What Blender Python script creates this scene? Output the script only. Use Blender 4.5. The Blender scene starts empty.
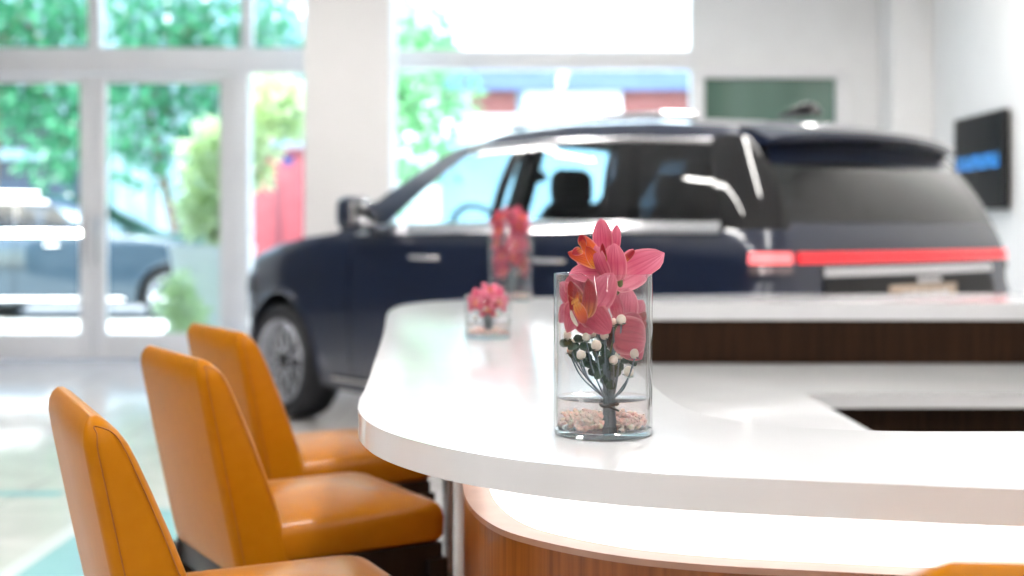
import bpy, bmesh, math, random
from mathutils import Vector, Matrix, noise
PI = math.pi
random.seed(7)
SC = bpy.context.scene
COL = SC.collection
F, HE, YH = 1300.0, 1.29, 230.0        # focal length (px of a 1024 wide frame), eye height, horizon row


def P(u, v, d):
    return Vector(((u - 512) / F * d, d, HE - (v - YH) / F * d))


# ------------------------------------------------------------------ materials
def mat(name, color=(.8, .8, .8), rough=.5, metal=0., coat=0., emit=None, estr=0., spec=.5, trans=0., ior=1.45, sss=0., sheen=0.):
    m = bpy.data.materials.new(name)
    m.use_nodes = True
    b = m.node_tree.nodes['Principled BSDF']
    b.inputs['Base Color'].default_value = (*color, 1)
    b.inputs['Roughness'].default_value = rough
    b.inputs['Metallic'].default_value = metal
    b.inputs['Coat Weight'].default_value = coat
    b.inputs['Coat Roughness'].default_value = .03
    b.inputs['Specular IOR Level'].default_value = spec
    b.inputs['Transmission Weight'].default_value = trans
    b.inputs['IOR'].default_value = ior
    if sheen:
        b.inputs['Sheen Weight'].default_value = sheen; b.inputs['Sheen Roughness'].default_value = .22; b.inputs['Sheen Tint'].default_value = (1, .9, .85, 1)
    if sss:
        b.inputs['Subsurface Weight'].default_value = sss
        b.inputs['Subsurface Radius'].default_value = (.01, .004, .003)
    if emit:
        b.inputs['Emission Color'].default_value = (*emit, 1)
        b.inputs['Emission Strength'].default_value = estr
    return m


def nodes(m):
    return m.node_tree.nodes, m.node_tree.links, m.node_tree.nodes['Principled BSDF']


def noisy(m, c1, c2, scale=(5, 5, 5), detail=4, bump=0., coords='Object', lo=.35, hi=.65, dist=0.):
    N, L, b = nodes(m)
    tc = N.new('ShaderNodeTexCoord'); mp = N.new('ShaderNodeMapping')
    mp.inputs['Scale'].default_value = scale
    nz = N.new('ShaderNodeTexNoise'); nz.inputs['Detail'].default_value = detail; nz.inputs['Scale'].default_value = 1
    nz.inputs['Distortion'].default_value = dist
    cr = N.new('ShaderNodeValToRGB')
    cr.color_ramp.elements[0].color = (*c1, 1); cr.color_ramp.elements[1].color = (*c2, 1)
    cr.color_ramp.elements[0].position = lo; cr.color_ramp.elements[1].position = hi
    L.new(tc.outputs[coords], mp.inputs[0]); L.new(mp.outputs[0], nz.inputs[0])
    L.new(nz.outputs['Fac'], cr.inputs[0]); L.new(cr.outputs[0], b.inputs['Base Color'])
    if bump:
        bp = N.new('ShaderNodeBump'); bp.inputs['Strength'].default_value = bump; bp.inputs['Distance'].default_value = .002
        L.new(nz.outputs['Fac'], bp.inputs['Height']); L.new(bp.outputs[0], b.inputs['Normal'])
    return m


def pane_mat(name, tint=(1, 1, 1), refl=1.0, rough=.0, power=5):
    """window glass: clear (tinted) with a Fresnel reflection"""
    m = bpy.data.materials.new(name); m.use_nodes = True
    N, L = m.node_tree.nodes, m.node_tree.links
    N.remove(N['Principled BSDF'])
    t = N.new('ShaderNodeBsdfTransparent'); t.inputs[0].default_value = (*tint, 1)
    g = N.new('ShaderNodeBsdfGlossy'); g.inputs['Roughness'].default_value = rough
    f = N.new('ShaderNodeLayerWeight'); f.inputs[0].default_value = .5
    pw = N.new('ShaderNodeMath'); pw.operation = 'POWER'; pw.inputs[1].default_value = power
    mu = N.new('ShaderNodeMath'); mu.operation = 'MULTIPLY_ADD'; mu.inputs[1].default_value = .95 * refl; mu.inputs[2].default_value = .04 * refl
    mx = N.new('ShaderNodeMixShader')
    L.new(f.outputs['Facing'], pw.inputs[0]); L.new(pw.outputs[0], mu.inputs[0]); L.new(mu.outputs[0], mx.inputs[0])
    L.new(t.outputs[0], mx.inputs[1]); L.new(g.outputs[0], mx.inputs[2])
    L.new(mx.outputs[0], N['Material Output'].inputs['Surface'])
    return m


M = {}
M['white_top'] = noisy(mat('white solid surface', rough=.09, spec=.5), (.73, .735, .75), (.76, .765, .78), (6, 6, 6))
M['white_wall'] = noisy(mat('white wall paint', rough=.6), (.87, .86, .85), (.90, .89, .88), (3, 3, 3))
M['column'] = noisy(mat('warm white column paint', rough=.55), (.80, .775, .76), (.82, .795, .78), (2, 2, 2))
M['frame_white'] = noisy(mat('white lacquered frame', rough=.35), (.86, .845, .845), (.89, .875, .875), (4, 4, 4))
M['unseen_dark_wall'] = noisy(mat('charcoal unseen wall', rough=.6), (.05, .048, .05), (.07, .067, .068), (3, 3, .4))  # unseen walls, made dark to cut fill and darken the car's reflections
M['ceiling'] = noisy(mat('ceiling paint', rough=.8), (.82, .82, .82), (.85, .85, .85), (2, 2, 2))
M['wood'] = noisy(mat('reddish walnut veneer', rough=.32, coat=.25), (.19, .050, .009), (.35, .11, .022), (90, 90, 2.5), 6, .05, lo=.3, hi=.7)
M['wood_edge'] = noisy(mat('pale veneer top edge', rough=.35, coat=.2), (.42, .24, .17), (.50, .30, .22), (14, 14, 14), 5)
M['dark_wood'] = noisy(mat('dark brown wood', rough=.5, spec=.12), (.016, .007, .003), (.028, .012, .005), (70, 70, 3), 6)
M['lit'] = mat('backlit white acrylic', (.9, .9, .9), .4, emit=(1, .985, .96), estr=1.35)
M['steel'] = noisy(mat('brushed steel', rough=.3, metal=.9), (.55, .55, .57), (.66, .66, .68), (2, 2, 80))
M['leather'] = noisy(mat('ochre leather', rough=.34, spec=.10, sheen=.12), (.43, .150, .003), (.46, .165, .005), (38, 38, 38), 5, .04, lo=.3, hi=.75)
M['seat_leather'] = noisy(mat('ochre leather with added sheen', rough=.27, spec=.55, sheen=.6), (.43, .150, .003), (.46, .165, .005), (38, 38, 38), 5, .03, lo=.3, hi=.75)  # glossier copy of the leather, sheen added to whiten the seat tops
M['thread'] = noisy(mat('brown stitching', rough=.6), (.29, .090, .004), (.34, .105, .006), (50, 50, 50))
M['black_wood'] = noisy(mat('black stained wood', rough=.4), (.008, .007, .008), (.014, .012, .012), (60, 60, 4))
M['paint'] = noisy(mat('navy car paint', rough=.3, metal=.12, coat=1.), (.006, .012, .034), (.008, .015, .040), (300, 300, 300))
M['paint_grey'] = noisy(mat('steel blue car paint', rough=.3, metal=.5, coat=1.), (.022, .045, .065), (.03, .055, .08), (300, 300, 300))
M['black_gloss'] = mat('gloss black trim', (.004, .004, .005), .08, coat=.6)
M['black_matte'] = noisy(mat('matte black plastic', rough=.6), (.006, .006, .007), (.012, .012, .013), (30, 30, 30))
M['rubber'] = noisy(mat('tyre rubber', rough=.6), (.010, .011, .014), (.02, .021, .025), (40, 40, 40))
M['chrome'] = mat('satin chrome', (.78, .78, .80), .16, 1.)
M['rim'] = noisy(mat('silver alloy', rough=.25, metal=.55), (.72, .75, .82), (.80, .83, .9), (9, 9, 9))
M['red_lamp'] = mat('lit red tail lamp', (.5, .01, .015), .2, coat=.5, emit=(1, .02, .035), estr=.62)
M['red_hot'] = mat('bright pink red tail lamp', (.6, .1, .1), .2, coat=.5, emit=(1, .16, .17), estr=1.2)
M['lamp_clear'] = mat('smoky clear lamp lens', (.22, .17, .18), .10, .5, coat=1.)
M['plate'] = noisy(mat('beige number plate', rough=.5), (.60, .47, .36), (.66, .53, .42), (14, 14, 14))
M['plate_mark'] = mat('white plate mark', (.9, .9, .92), .4)
M['seat_dark'] = noisy(mat('dark leather upholstery', rough=.5), (.012, .012, .014), (.02, .02, .023), (30, 30, 30))
M['seat_tan'] = noisy(mat('grey beige headliner', rough=.7), (.16, .14, .13), (.2, .18, .16), (30, 30, 30))
M['car_glass'] = pane_mat('clear car glass', (.82, .90, .90), 1.)
M['car_tint'] = pane_mat('tinted car glass', (.045, .05, .06), 2.2)
M['pane'] = pane_mat('shop window glass', (.93, .985, .975), .55)
M['dark_pane'] = noisy(mat('dark green window film', rough=.15), (.07, .14, .10), (.16, .25, .21), (1.4, 1.4, .01), 1)
M['vase_glass'] = pane_mat('clear vase glass', (.985, .99, .992), 1.15, power=4)
M['base_glass'] = pane_mat('thick clear base glass', (.90, .955, .955), 1.6, power=3)
M['water'] = pane_mat('vase water', (.975, .925, .91), .9)
M['gel'] = noisy(mat('pale pink crystal chips', rough=.2, spec=.4, sss=.7), (1., .72, .67), (1., .87, .84), (60, 60, 60))
M['berry'] = noisy(mat('cream white berry', rough=.3, sss=.15), (.78, .66, .56), (.86, .78, .70), (90, 90, 90))
M['leaf_dark'] = noisy(mat('dark green sepal', rough=.45), (.012, .045, .03), (.03, .085, .05), (200, 200, 200))
M['stem'] = noisy(mat('blue green stem', rough=.45), (.09, .14, .17), (.16, .22, .26), (150, 150, 25))
M['stem_green'] = noisy(mat('olive green stem', rough=.45), (.10, .13, .03), (.18, .20, .05), (150, 150, 25))
M['tie'] = mat('black binding wire', (.006, .006, .007), .4)
M['bark'] = noisy(mat('brown bark', rough=.9), (.16, .11, .08), (.28, .20, .15), (12, 12, 2), 5, .3)
M['screen'] = mat('dark display', (.003, .004, .007), .35, spec=.15)
M['screen_blue'] = mat('blue lettering on a display', (.02, .15, .4), .3, emit=(.04, .30, .78), estr=.75)
M['planter'] = noisy(mat('white glazed planter', rough=.35), (.86, .86, .86), (.9, .9, .9), (4, 4, 4))
M['soil'] = noisy(mat('soil', rough=.9), (.03, .02, .012), (.06, .04, .025), (30, 30, 30))
M['red_wall'] = noisy(mat('red painted metal', rough=.5), (.24, .04, .05), (.30, .055, .065), (4, 4, 4))
M['red_dark'] = noisy(mat('dark red cap', rough=.5), (.14, .03, .04), (.18, .035, .045), (4, 4, 4))
M['blue_mark'] = mat('dark blue roundel', (.03, .04, .16), .4)
M['build_white'] = noisy(mat('pale render', rough=.8), (.78, .82, .85), (.84, .87, .89), (.6, .6, .6))
M['build_blue'] = noisy(mat('blue fascia', rough=.5), (.07, .115, .24), (.085, .135, .27), (1, 1, 3))
M['build_grey'] = noisy(mat('blue grey cladding', rough=.6), (.17, .26, .33), (.22, .32, .39), (.8, .8, .3))
M['build_dark'] = noisy(mat('dark blue shop front', rough=.25), (.010, .025, .06), (.02, .045, .09), (1, 1, 1))
M['build_pane'] = noisy(mat('pale blue window', rough=.1), (.22, .36, .47), (.28, .42, .53), (.7, .7, .7))


def brick_mat():
    m = mat('red brick', rough=.8)
    N, L, b = nodes(m)
    tc = N.new('ShaderNodeTexCoord'); mp = N.new('ShaderNodeMapping'); mp.inputs['Rotation'].default_value = (PI / 2, 0, 0)
    br = N.new('ShaderNodeTexBrick'); br.inputs['Scale'].default_value = 3
    br.inputs['Color1'].default_value = (.24, .06, .055, 1); br.inputs['Color2'].default_value = (.30, .09, .08, 1); br.inputs['Mortar'].default_value = (.3, .2, .18, 1)
    L.new(tc.outputs['Object'], mp.inputs[0]); L.new(mp.outputs[0], br.inputs[0]); L.new(br.outputs[0], b.inputs['Base Color'])
    return m


M['brick'] = brick_mat()


def tile_mat(name, c1, c2, line, size, mortar, rough):
    m = mat(name, rough=rough)
    N, L, b = nodes(m)
    tc = N.new('ShaderNodeTexCoord')
    br = N.new('ShaderNodeTexBrick'); br.offset = 0
    br.inputs['Scale'].default_value = 1; br.inputs['Brick Width'].default_value = size; br.inputs['Row Height'].default_value = size
    br.inputs['Mortar Size'].default_value = mortar
    br.inputs['Mortar'].default_value = (*line, 1)
    nz = N.new('ShaderNodeTexNoise'); nz.inputs['Scale'].default_value = 2.2; nz.inputs['Detail'].default_value = 6; nz.inputs['Distortion'].default_value = 1.5
    cr = N.new('ShaderNodeValToRGB'); cr.color_ramp.elements[0].position = .35; cr.color_ramp.elements[1].position = .7
    cr.color_ramp.elements[0].color = (*c1, 1); cr.color_ramp.elements[1].color = (*c2, 1)
    L.new(tc.outputs['Object'], br.inputs[0]); L.new(tc.outputs['Object'], nz.inputs[0]); L.new(nz.outputs[0], cr.inputs[0])
    L.new(cr.outputs[0], br.inputs['Color1']); L.new(cr.outputs[0], br.inputs['Color2'])
    L.new(br.outputs[0], b.inputs['Base Color'])
    return m


M['floor'] = tile_mat('polished pale stone tiles', (.60, .58, .57), (.72, .70, .69), (.42, .40, .40), 1.2, .006, .07)
M['pave'] = tile_mat('pale pavement slabs', (.58, .57, .55), (.66, .65, .62), (.45, .44, .42), .8, .012, .8)
M['road'] = noisy(mat('asphalt', rough=.9), (.18, .18, .19), (.25, .25, .26), (6, 6, 6), 6)
M['teal'] = noisy(mat('teal glass inlay', rough=.08), (.30, .52, .58), (.36, .58, .63), (2, 2, 2))


def leaf_mat(name, c1, c2, trans=.45):
    m = bpy.data.materials.new(name); m.use_nodes = True
    N, L = m.node_tree.nodes, m.node_tree.links
    b = N['Principled BSDF']; b.inputs['Roughness'].default_value = .45
    tc = N.new('ShaderNodeTexCoord'); nz = N.new('ShaderNodeTexNoise'); nz.inputs['Scale'].default_value = 7
    cr = N.new('ShaderNodeValToRGB'); cr.color_ramp.elements[0].position = .35; cr.color_ramp.elements[1].position = .65
    cr.color_ramp.elements[0].color = (*c1, 1); cr.color_ramp.elements[1].color = (*c2, 1)
    t = N.new('ShaderNodeBsdfTranslucent'); mx = N.new('ShaderNodeMixShader'); mx.inputs[0].default_value = trans
    L.new(tc.outputs['Object'], nz.inputs[0]); L.new(nz.outputs[0], cr.inputs[0])
    L.new(cr.outputs[0], b.inputs['Base Color']); L.new(cr.outputs[0], t.inputs[0])
    L.new(b.outputs[0], mx.inputs[1]); L.new(t.outputs[0], mx.inputs[2]); L.new(mx.outputs[0], N['Material Output'].inputs['Surface'])
    return m


M['leaf'] = leaf_mat('street tree leaves', (.03, .20, .10), (.10, .38, .20))
M['leaf_light'] = leaf_mat('bright green leaves', (.22, .56, .26), (.42, .74, .40))
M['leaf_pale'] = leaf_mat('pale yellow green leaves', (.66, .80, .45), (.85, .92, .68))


def petal_mat(name, cbase, cmid, cedge, vein, trans=.22):
    """u across, v along the petal"""
    m = bpy.data.materials.new(name); m.use_nodes = True
    N, L = m.node_tree.nodes, m.node_tree.links
    b = N['Principled BSDF']; b.inputs['Roughness'].default_value = .42; b.inputs['Specular IOR Level'].default_value = .35
    uv = N.new('ShaderNodeUVMap'); sp = N.new('ShaderNodeSeparateXYZ'); L.new(uv.outputs[0], sp.inputs[0])
    cr = N.new('ShaderNodeValToRGB')
    e = cr.color_ramp.elements
    e[0].position = 0; e[0].color = (*cbase, 1); e[1].position = 1; e[1].color = (*cedge, 1)
    k = e.new(.5); k.color = (*cmid, 1)
    L.new(sp.outputs[1], cr.inputs[0])
    mp = N.new('ShaderNodeMapping'); mp.inputs['Scale'].default_value = (13, .9, 1); L.new(uv.outputs[0], mp.inputs[0])
    nz = N.new('ShaderNodeTexNoise'); nz.inputs['Scale'].default_value = 1; nz.inputs['Detail'].default_value = 2; L.new(mp.outputs[0], nz.inputs[0])
    r2 = N.new('ShaderNodeValToRGB'); r2.color_ramp.elements[0].position = .42; r2.color_ramp.elements[1].position = .68
    r2.color_ramp.elements[0].color = (0, 0, 0, 1); r2.color_ramp.elements[1].color = (.75, .75, .75, 1)
    L.new(nz.outputs[0], r2.inputs[0])
    mx = N.new('ShaderNodeMixRGB'); mx.inputs[2].default_value = (*vein, 1)
    L.new(r2.outputs[0], mx.inputs[0]); L.new(cr.outputs[0], mx.inputs[1])
    # pale rim across the petal
    ab = N.new('ShaderNodeMath'); ab.operation = 'MULTIPLY_ADD'; ab.inputs[1].default_value = 2; ab.inputs[2].default_value = -1; L.new(sp.outputs[0], ab.inputs[0])
    a2 = N.new('ShaderNodeMath'); a2.operation = 'ABSOLUTE'; L.new(ab.outputs[0], a2.inputs[0])
    r3 = N.new('ShaderNodeValToRGB'); r3.color_ramp.elements[0].position = .80; r3.color_ramp.elements[1].position = 1.
    r3.color_ramp.elements[0].color = (0, 0, 0, 1); r3.color_ramp.elements[1].color = (.35, .35, .35, 1)
    L.new(a2.outputs[0], r3.inputs[0])
    m2 = N.new('ShaderNodeMixRGB'); m2.inputs[2].default_value = (.95, .55, .58, 1)
    L.new(r3.outputs[0], m2.inputs[0]); L.new(mx.outputs[0], m2.inputs[1])
    t = N.new('ShaderNodeBsdfTranslucent'); ms = N.new('ShaderNodeMixShader'); ms.inputs[0].default_value = trans
    L.new(m2.outputs[0], b.inputs['Base Color']); L.new(m2.outputs[0], t.inputs[0])
    L.new(b.outputs[0], ms.inputs[1]); L.new(t.outputs[0], ms.inputs[2]); L.new(ms.outputs[0], N['Material Output'].inputs['Surface'])
    return m


M['petal'] = petal_mat('rose orchid petal', (.70, .22, .29), (.60, .10, .18), (.72, .23, .32), (.46, .04, .11))
M['petal_red'] = petal_mat('crimson rose petal', (.50, .07, .10), (.47, .04, .09), (.60, .12, .19), (.32, .015, .045))
M['lip'] = petal_mat('orange and crimson lip', (.90, .50, .08), (.80, .16, .03), (.30, .01, .015), (.50, .03, .02), .12)
M['lip_dark'] = petal_mat('deep crimson lip', (.80, .32, .06), (.40, .015, .03), (.30, .008, .02), (.20, .004, .012), .12)
M['yellow'] = mat('yellow orange ridge', (.85, .42, .08), .4)


# ------------------------------------------------------------------ mesh helpers
def link(name, me, m=None, parent=None, smooth=True, angle=40):
    if m is not None:
        me.materials.clear(); me.materials.append(m)
    if smooth:
        for p in me.polygons: p.use_smooth = True
        if angle is not None:
            try: me.set_sharp_from_angle(angle=math.radians(angle))
            except Exception: pass
    o = bpy.data.objects.new(name, me); COL.objects.link(o)
    if parent is not None: o.parent = parent
    return o


def obj(name, bm, m=None, parent=None, smooth=True, angle=40, recalc=True):
    if recalc: bmesh.ops.recalc_face_normals(bm, faces=bm.faces[:])
    me = bpy.data.meshes.new(name); bm.to_mesh(me); bm.free()
    return link(name, me, m, parent, smooth, angle)


def tag(o, label=None, cat=None, group=None, kind=None):
    if label: o['label'] = label
    if cat: o['category'] = cat
    if group: o['group'] = group
    if kind: o['kind'] = kind
    return o


def empty(name, loc=(0, 0, 0), rz=0., parent=None):
    o = bpy.data.objects.new(name, None); COL.objects.link(o)
    o.empty_display_size = .1
    o.location = loc; o.rotation_euler = (0, 0, rz)
    if parent is not None: o.parent = parent
    return o


def copy_tree(o, parent=None):
    c = o.copy(); COL.objects.link(c)
    if parent is not None: c.parent = parent
    for ch in list(o.children): copy_tree(ch, c)
    return c


def add_box(bm, x0, x1, y0, y1, z0, z1, bev=0., seg=2):
    vs = [bm.verts.new((x, y, z)) for z in (z0, z1) for y in (y0, y1) for x in (x0, x1)]
    fs = [bm.faces.new([vs[i] for i in f]) for f in ((0, 2, 3, 1), (4, 5, 7, 6), (0, 1, 5, 4), (2, 6, 7, 3), (0, 4, 6, 2), (1, 3, 7, 5))]
    if bev:
        es = list({e for f in fs for e in f.edges})
        bmesh.ops.bevel(bm, geom=es, offset=bev, segments=seg, profile=.5, affect='EDGES')


def box(name, x0, x1, y0, y1, z0, z1, m, parent=None, bev=0., seg=2):
    bm = bmesh.new(); add_box(bm, x0, x1, y0, y1, z0, z1, bev, seg)
    return obj(name, bm, m, parent)


def add_grid(bm, rows, close=False, uv=None):
    """rows: list of lists of points"""
    vv = [[bm.verts.new(p) for p in r] for r in rows]
    n = len(vv[0])
    for i in range(len(vv) - 1):
        for j in range(n if close else n - 1):
            k = (j + 1) % n
            try: f = bm.faces.new((vv[i][j], vv[i][k], vv[i + 1][k], vv[i + 1][j]))
            except ValueError: continue
            if uv is not None:
                m_, n_ = len(vv) - 1, n - 1
                for lp, (a, b) in zip(f.loops, ((j, i), (j + 1, i), (j + 1, i + 1), (j, i + 1))):
                    lp[uv].uv = (a / n_, b / m_)
    return vv


def cap(bm, loop):
    try: bm.faces.new(loop)
    except ValueError: pass


def add_tube(bm, pts, r, n=8, caps=True):
    pts = [Vector(p) for p in pts]
    rs = r if isinstance(r, (list, tuple)) else [r] * len(pts)
    rings = []
    t0 = (pts[1] - pts[0]).normalized()
    ref = Vector((0, 0, 1)) if abs(t0.z) < .9 else Vector((1, 0, 0))
    nrm = t0.cross(ref).normalized()
    for i, p in enumerate(pts):
        t = (pts[min(i + 1, len(pts) - 1)] - pts[max(i - 1, 0)]).normalized()
        nrm = (nrm - t * nrm.dot(t)).normalized()
        bi = t.cross(nrm)
        rings.append([p + (nrm * math.cos(2 * PI * k / n) + bi * math.sin(2 * PI * k / n)) * rs[i] for k in range(n)])
    vv = add_grid(bm, rings, close=True)
    if caps: cap(bm, vv[0][::-1]); cap(bm, vv[-1])


def tube(name, pts, r, m, parent=None, n=8):
    bm = bmesh.new(); add_tube(bm, pts, r, n)
    return obj(name, bm, m, parent)


def add_lathe(bm, prof, n=48, center=(0, 0, 0), axis='z', closed=False):
    rings = []
    for r, z in prof:
        ring = []
        for k in range(n):
            a = 2 * PI * k / n
            if axis == 'z': p = (r * math.cos(a), r * math.sin(a), z)
            else: p = (r * math.cos(a), z, r * math.sin(a))
            ring.append(Vector(p) + Vector(center))
        rings.append(ring)
    if closed: rings.append(rings[0])
    vv = add_grid(bm, rings, close=True)
    if not closed:
        cap(bm, vv[0][::-1]); cap(bm, vv[-1])
    else:
        bmesh.ops.remove_doubles(bm, verts=bm.verts[:], dist=1e-6)


def catmull(pts, k=6, closed=False):
    pts = [Vector(p) for p in pts]
    out = []
    n = len(pts)
    rng = range(n if closed else n - 1)
    for i in rng:
        p1, p2 = pts[i], pts[(i + 1) % n]
        p0 = pts[i - 1] if (i > 0 or closed) else p1 * 2 - p2
        p3 = pts[(i + 2) % n] if (i + 2 < n or closed) else p2 * 2 - p1
        for j in range(k):
            t = j / k
            # centripetal-ish: plain catmull with chord-limited tangents
            l = (p2 - p1).length
            m1 = (p2 - p0) * (l / max(1e-6, (p1 - p0).length + l)); m2 = (p3 - p1) * (l / max(1e-6, (p3 - p2).length + l))
            h00 = 2 * t ** 3 - 3 * t ** 2 + 1; h10 = t ** 3 - 2 * t ** 2 + t; h01 = -2 * t ** 3 + 3 * t ** 2; h11 = t ** 3 - t ** 2
            out.append(p1 * h00 + m1 * h10 + p2 * h01 + m2 * h11)
    if not closed: out.append(pts[-1])
    return out


def offset_path(path, d):
    """shift an open plan path to its left by d (x, y vectors)"""
    out = []
    for i, p in enumerate(path):
        t = path[min(i + 1, len(path) - 1)] - path[max(i - 1, 0)]
        t = Vector((t.x, t.y)).normalized()
        out.append(Vector((p.x - t.y * d, p.y + t.x * d)))
    return out


def prism(name, poly, z0, z1, m, parent=None, bev=0., seg=3):
    bm = bmesh.new()
    lo = [bm.verts.new((p[0], p[1], z0)) for p in poly]; hi = [bm.verts.new((p[0], p[1], z1)) for p in poly]
    bm.faces.new(lo[::-1]); bm.faces.new(hi)
    n = len(poly)
    for i in range(n): bm.faces.new((lo[i], lo[(i + 1) % n], hi[(i + 1) % n], hi[i]))
    if bev:
        bm.edges.ensure_lookup_table()
        es = [e for e in bm.edges if abs(e.verts[0].co.z - e.verts[1].co.z) < 1e-6]
        bmesh.ops.bevel(bm, geom=es, offset=bev, segments=seg, profile=.5, affect='EDGES')
    bmesh.ops.triangulate(bm, faces=[f for f in bm.faces if len(f.verts) > 4])
    return obj(name, bm, m, parent, angle=35)


def strip_wall(name, path, thick, z0, z1, m, parent=None):
    """a wall of the given thickness along an open plan path (thickness to the path's left)"""
    b = offset_path(path, thick)
    bm = bmesh.new()
    rows = [[Vector((p.x, p.y, z)) for p in q] for q, z in ((path, z0), (path, z1), (b, z1), (b, z0))]
    rows.append(rows[0])
    add_grid(bm, rows)
    bmesh.ops.remove_doubles(bm, verts=bm.verts[:], dist=1e-6)
    bmesh.ops.holes_fill(bm, edges=[e for e in bm.edges if e.is_boundary])
    return obj(name, bm, m, parent, angle=35)


def structure(o):
    o['kind'] = 'structure'; return o


# ------------------------------------------------------------------ room
FD = 12.9                                   # the shop front stands this far from the camera
PX = F / FD


def fx(u): return (u - 512) / PX


def fz(v): return HE + (YH - v) / PX


def setting():
    CEIL = 4.1
    structure(box('floor', -9, 4.0, -9, FD + .05, -.1, 0, M['floor']))
    structure(box('ceiling', -9.2, 4.2, -9, FD + .2, CEIL, CEIL + .2, M['ceiling']))
    structure(box('wall_right', 4.0, 4.2, -9, FD + .2, 0, CEIL, M['white_wall']))
    structure(box('wall_left', -9.2, -9, -9, FD + .2, 0, CEIL, M['unseen_dark_wall']))  # this and the back wall are unseen, added to cut the fill
    structure(box('wall_back', -9.2, 4.2, -9.2, -9, 0, CEIL, M['unseen_dark_wall']))
    structure(box('trim_1', 3.62, 4.0, FD - .55, FD - .05, 0, CEIL, M['white_wall'], bev=.01))
    structure(box('column', -1.84, -1.08, 11.5, 12.2, 0, CEIL, M['column'], bev=.012))
    # inlaid strips in the floor, at the left
    bm = bmesh.new()
    add_box(bm, -9, -2.2, 6.30, 6.42, -.004, .0015)
    structure(obj('floor_strip', bm, M['teal']))
    bm = bmesh.new(); add_box(bm, -1.85, -1.35, 3.2, 6.0, -.004, .0015)
    structure(obj('floor_strip', bm, M['teal']))
    bm = bmesh.new(); add_box(bm, -1.93, -1.85, 3.2, 6.08, -.004, .0017)
    structure(obj('floor_strip', bm, M['white_top']))
    # opaque front wall: lintel right of the big window, parapet
    y0, y1 = FD - .06, FD + .10
    structure(box('wall_front', fx(690), 4.0, y0, y1, fz(70), CEIL, M['white_wall']))
    structure(box('wall_front_left', -9, fx(-52), y0, y1, 0, CEIL, M['white_wall']))  # unseen solid wall, added to keep glare off the stool backs
    structure(box('trim_2', fx(690), fx(703), y0 - .05, y1, 0, fz(70), M['frame_white'], bev=.01))
    structure(box('trim_3', fx(838), 4.0, y0, y1, 0, fz(70), M['white_wall']))
    # small dark window
    w = structure(box('window_1', fx(704.5), fx(836), FD + .0, FD + .03, fz(200), fz(78.5), M['dark_pane']))
    bm = bmesh.new()
    add_box(bm, fx(703), fx(846), y0 - .03, y1, fz(78.5), fz(69), .006)
    add_box(bm, fx(835), fx(846), y0 - .03, y1, fz(215), fz(78.5), .006)
    add_box(bm, fx(703), fx(846), y0 - .03, y1, fz(222), fz(200), .006)
    obj('window_frame', bm, M['frame_white'], w)
    structure(box('trim_4', fx(703), fx(846), y0, y1, 0, fz(218), M['white_wall']))
    # the transom beam along the whole front and the mullions over it
    structure(box('trim_5', -9, fx(388), y0 - .06, y1, fz(74), fz(49), M['frame_white'], bev=.012))
    structure(box('trim_6', fx(380), fx(691), y0 - .06, y1, fz(70), fz(51), M['frame_white'], bev=.012))
    for k, (a, b) in enumerate(((90, 102), (242, 253), (-62, -50))):
        structure(box('trim_%d' % (7 + k), fx(a), fx(b), y0 - .02, y1, fz(50), CEIL, M['frame_white'], bev=.008))
    structure(box('trim_10', fx(232), fx(251), y0 - .05, y1, 0, fz(73), M['frame_white'], bev=.01))
    structure(box('trim_11', fx(-52), fx(-40), y0 - .05, y1, 0, fz(73), M['frame_white'], bev=.01))
    structure(box('trim_12', fx(245), fx(400), y0 - .02, y1, 0, .16, M['frame_white'], bev=.01))
    structure(box('trim_13', fx(380), fx(691), y0 - .02, y1, 0, .16, M['frame_white'], bev=.01))
    # window panes
    n = 2
    for a, b, c, d in ((102, 242, 50, -52), (-50, 90, 50, -52), (253, 310, 50, -52), (251, 310, 335, 73),
                       (385, 690, 52, -52), (385, 690, 340, 70)):
        structure(box('window_%d' % n, fx(a), fx(b), FD + .01, FD + .022, fz(c), fz(d), M['pane'])); n += 1
    # two glazed doors
    for k, (a, b) in enumerate(((-42, 93.5), (94.5, 233))):
        d = structure(empty('door_%d' % (k + 1), (fx((a + b) / 2), FD, 0)))
        hw = (b - a) / PX / 2
        zt, zb = fz(75.5), .012
        s = .125
        bm = bmesh.new()
        add_box(bm, -hw, -hw + s, -.04, .03, zb, zt, .006)
        add_box(bm, hw - s, hw, -.04, .03, zb, zt, .006)
        add_box(bm, -hw + s, hw - s, -.04, .03, zt - .075, zt, .006)
        add_box(bm, -hw + s, hw - s, -.04, .03, zb, fz(333), .006)
        obj('door_frame', bm, M['frame_white'], d)
        box('pane', -hw + s - .01, hw - s + .01, -.01, .002, fz(334), zt - .07, M['pane'], d)
        sx = hw - .055 if k == 0 else -hw + .055
        tube('push_handle', [(sx, -.04, .95), (sx, -.10, .97), (sx, -.10, 1.40), (sx, -.04, 1.42)], .013, M['steel'], d)
    # outside
    structure(box('pavement', -26, 22, FD + .05, 19.2, -.14, -.02, M['pave']))
    structure(box('road', -30, 30, 19.2, 27, -.2, -.06, M['road']))
    structure(box('pavement_far', -30, 30, 27, 44, -.2, -.02, M['pave']))


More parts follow.
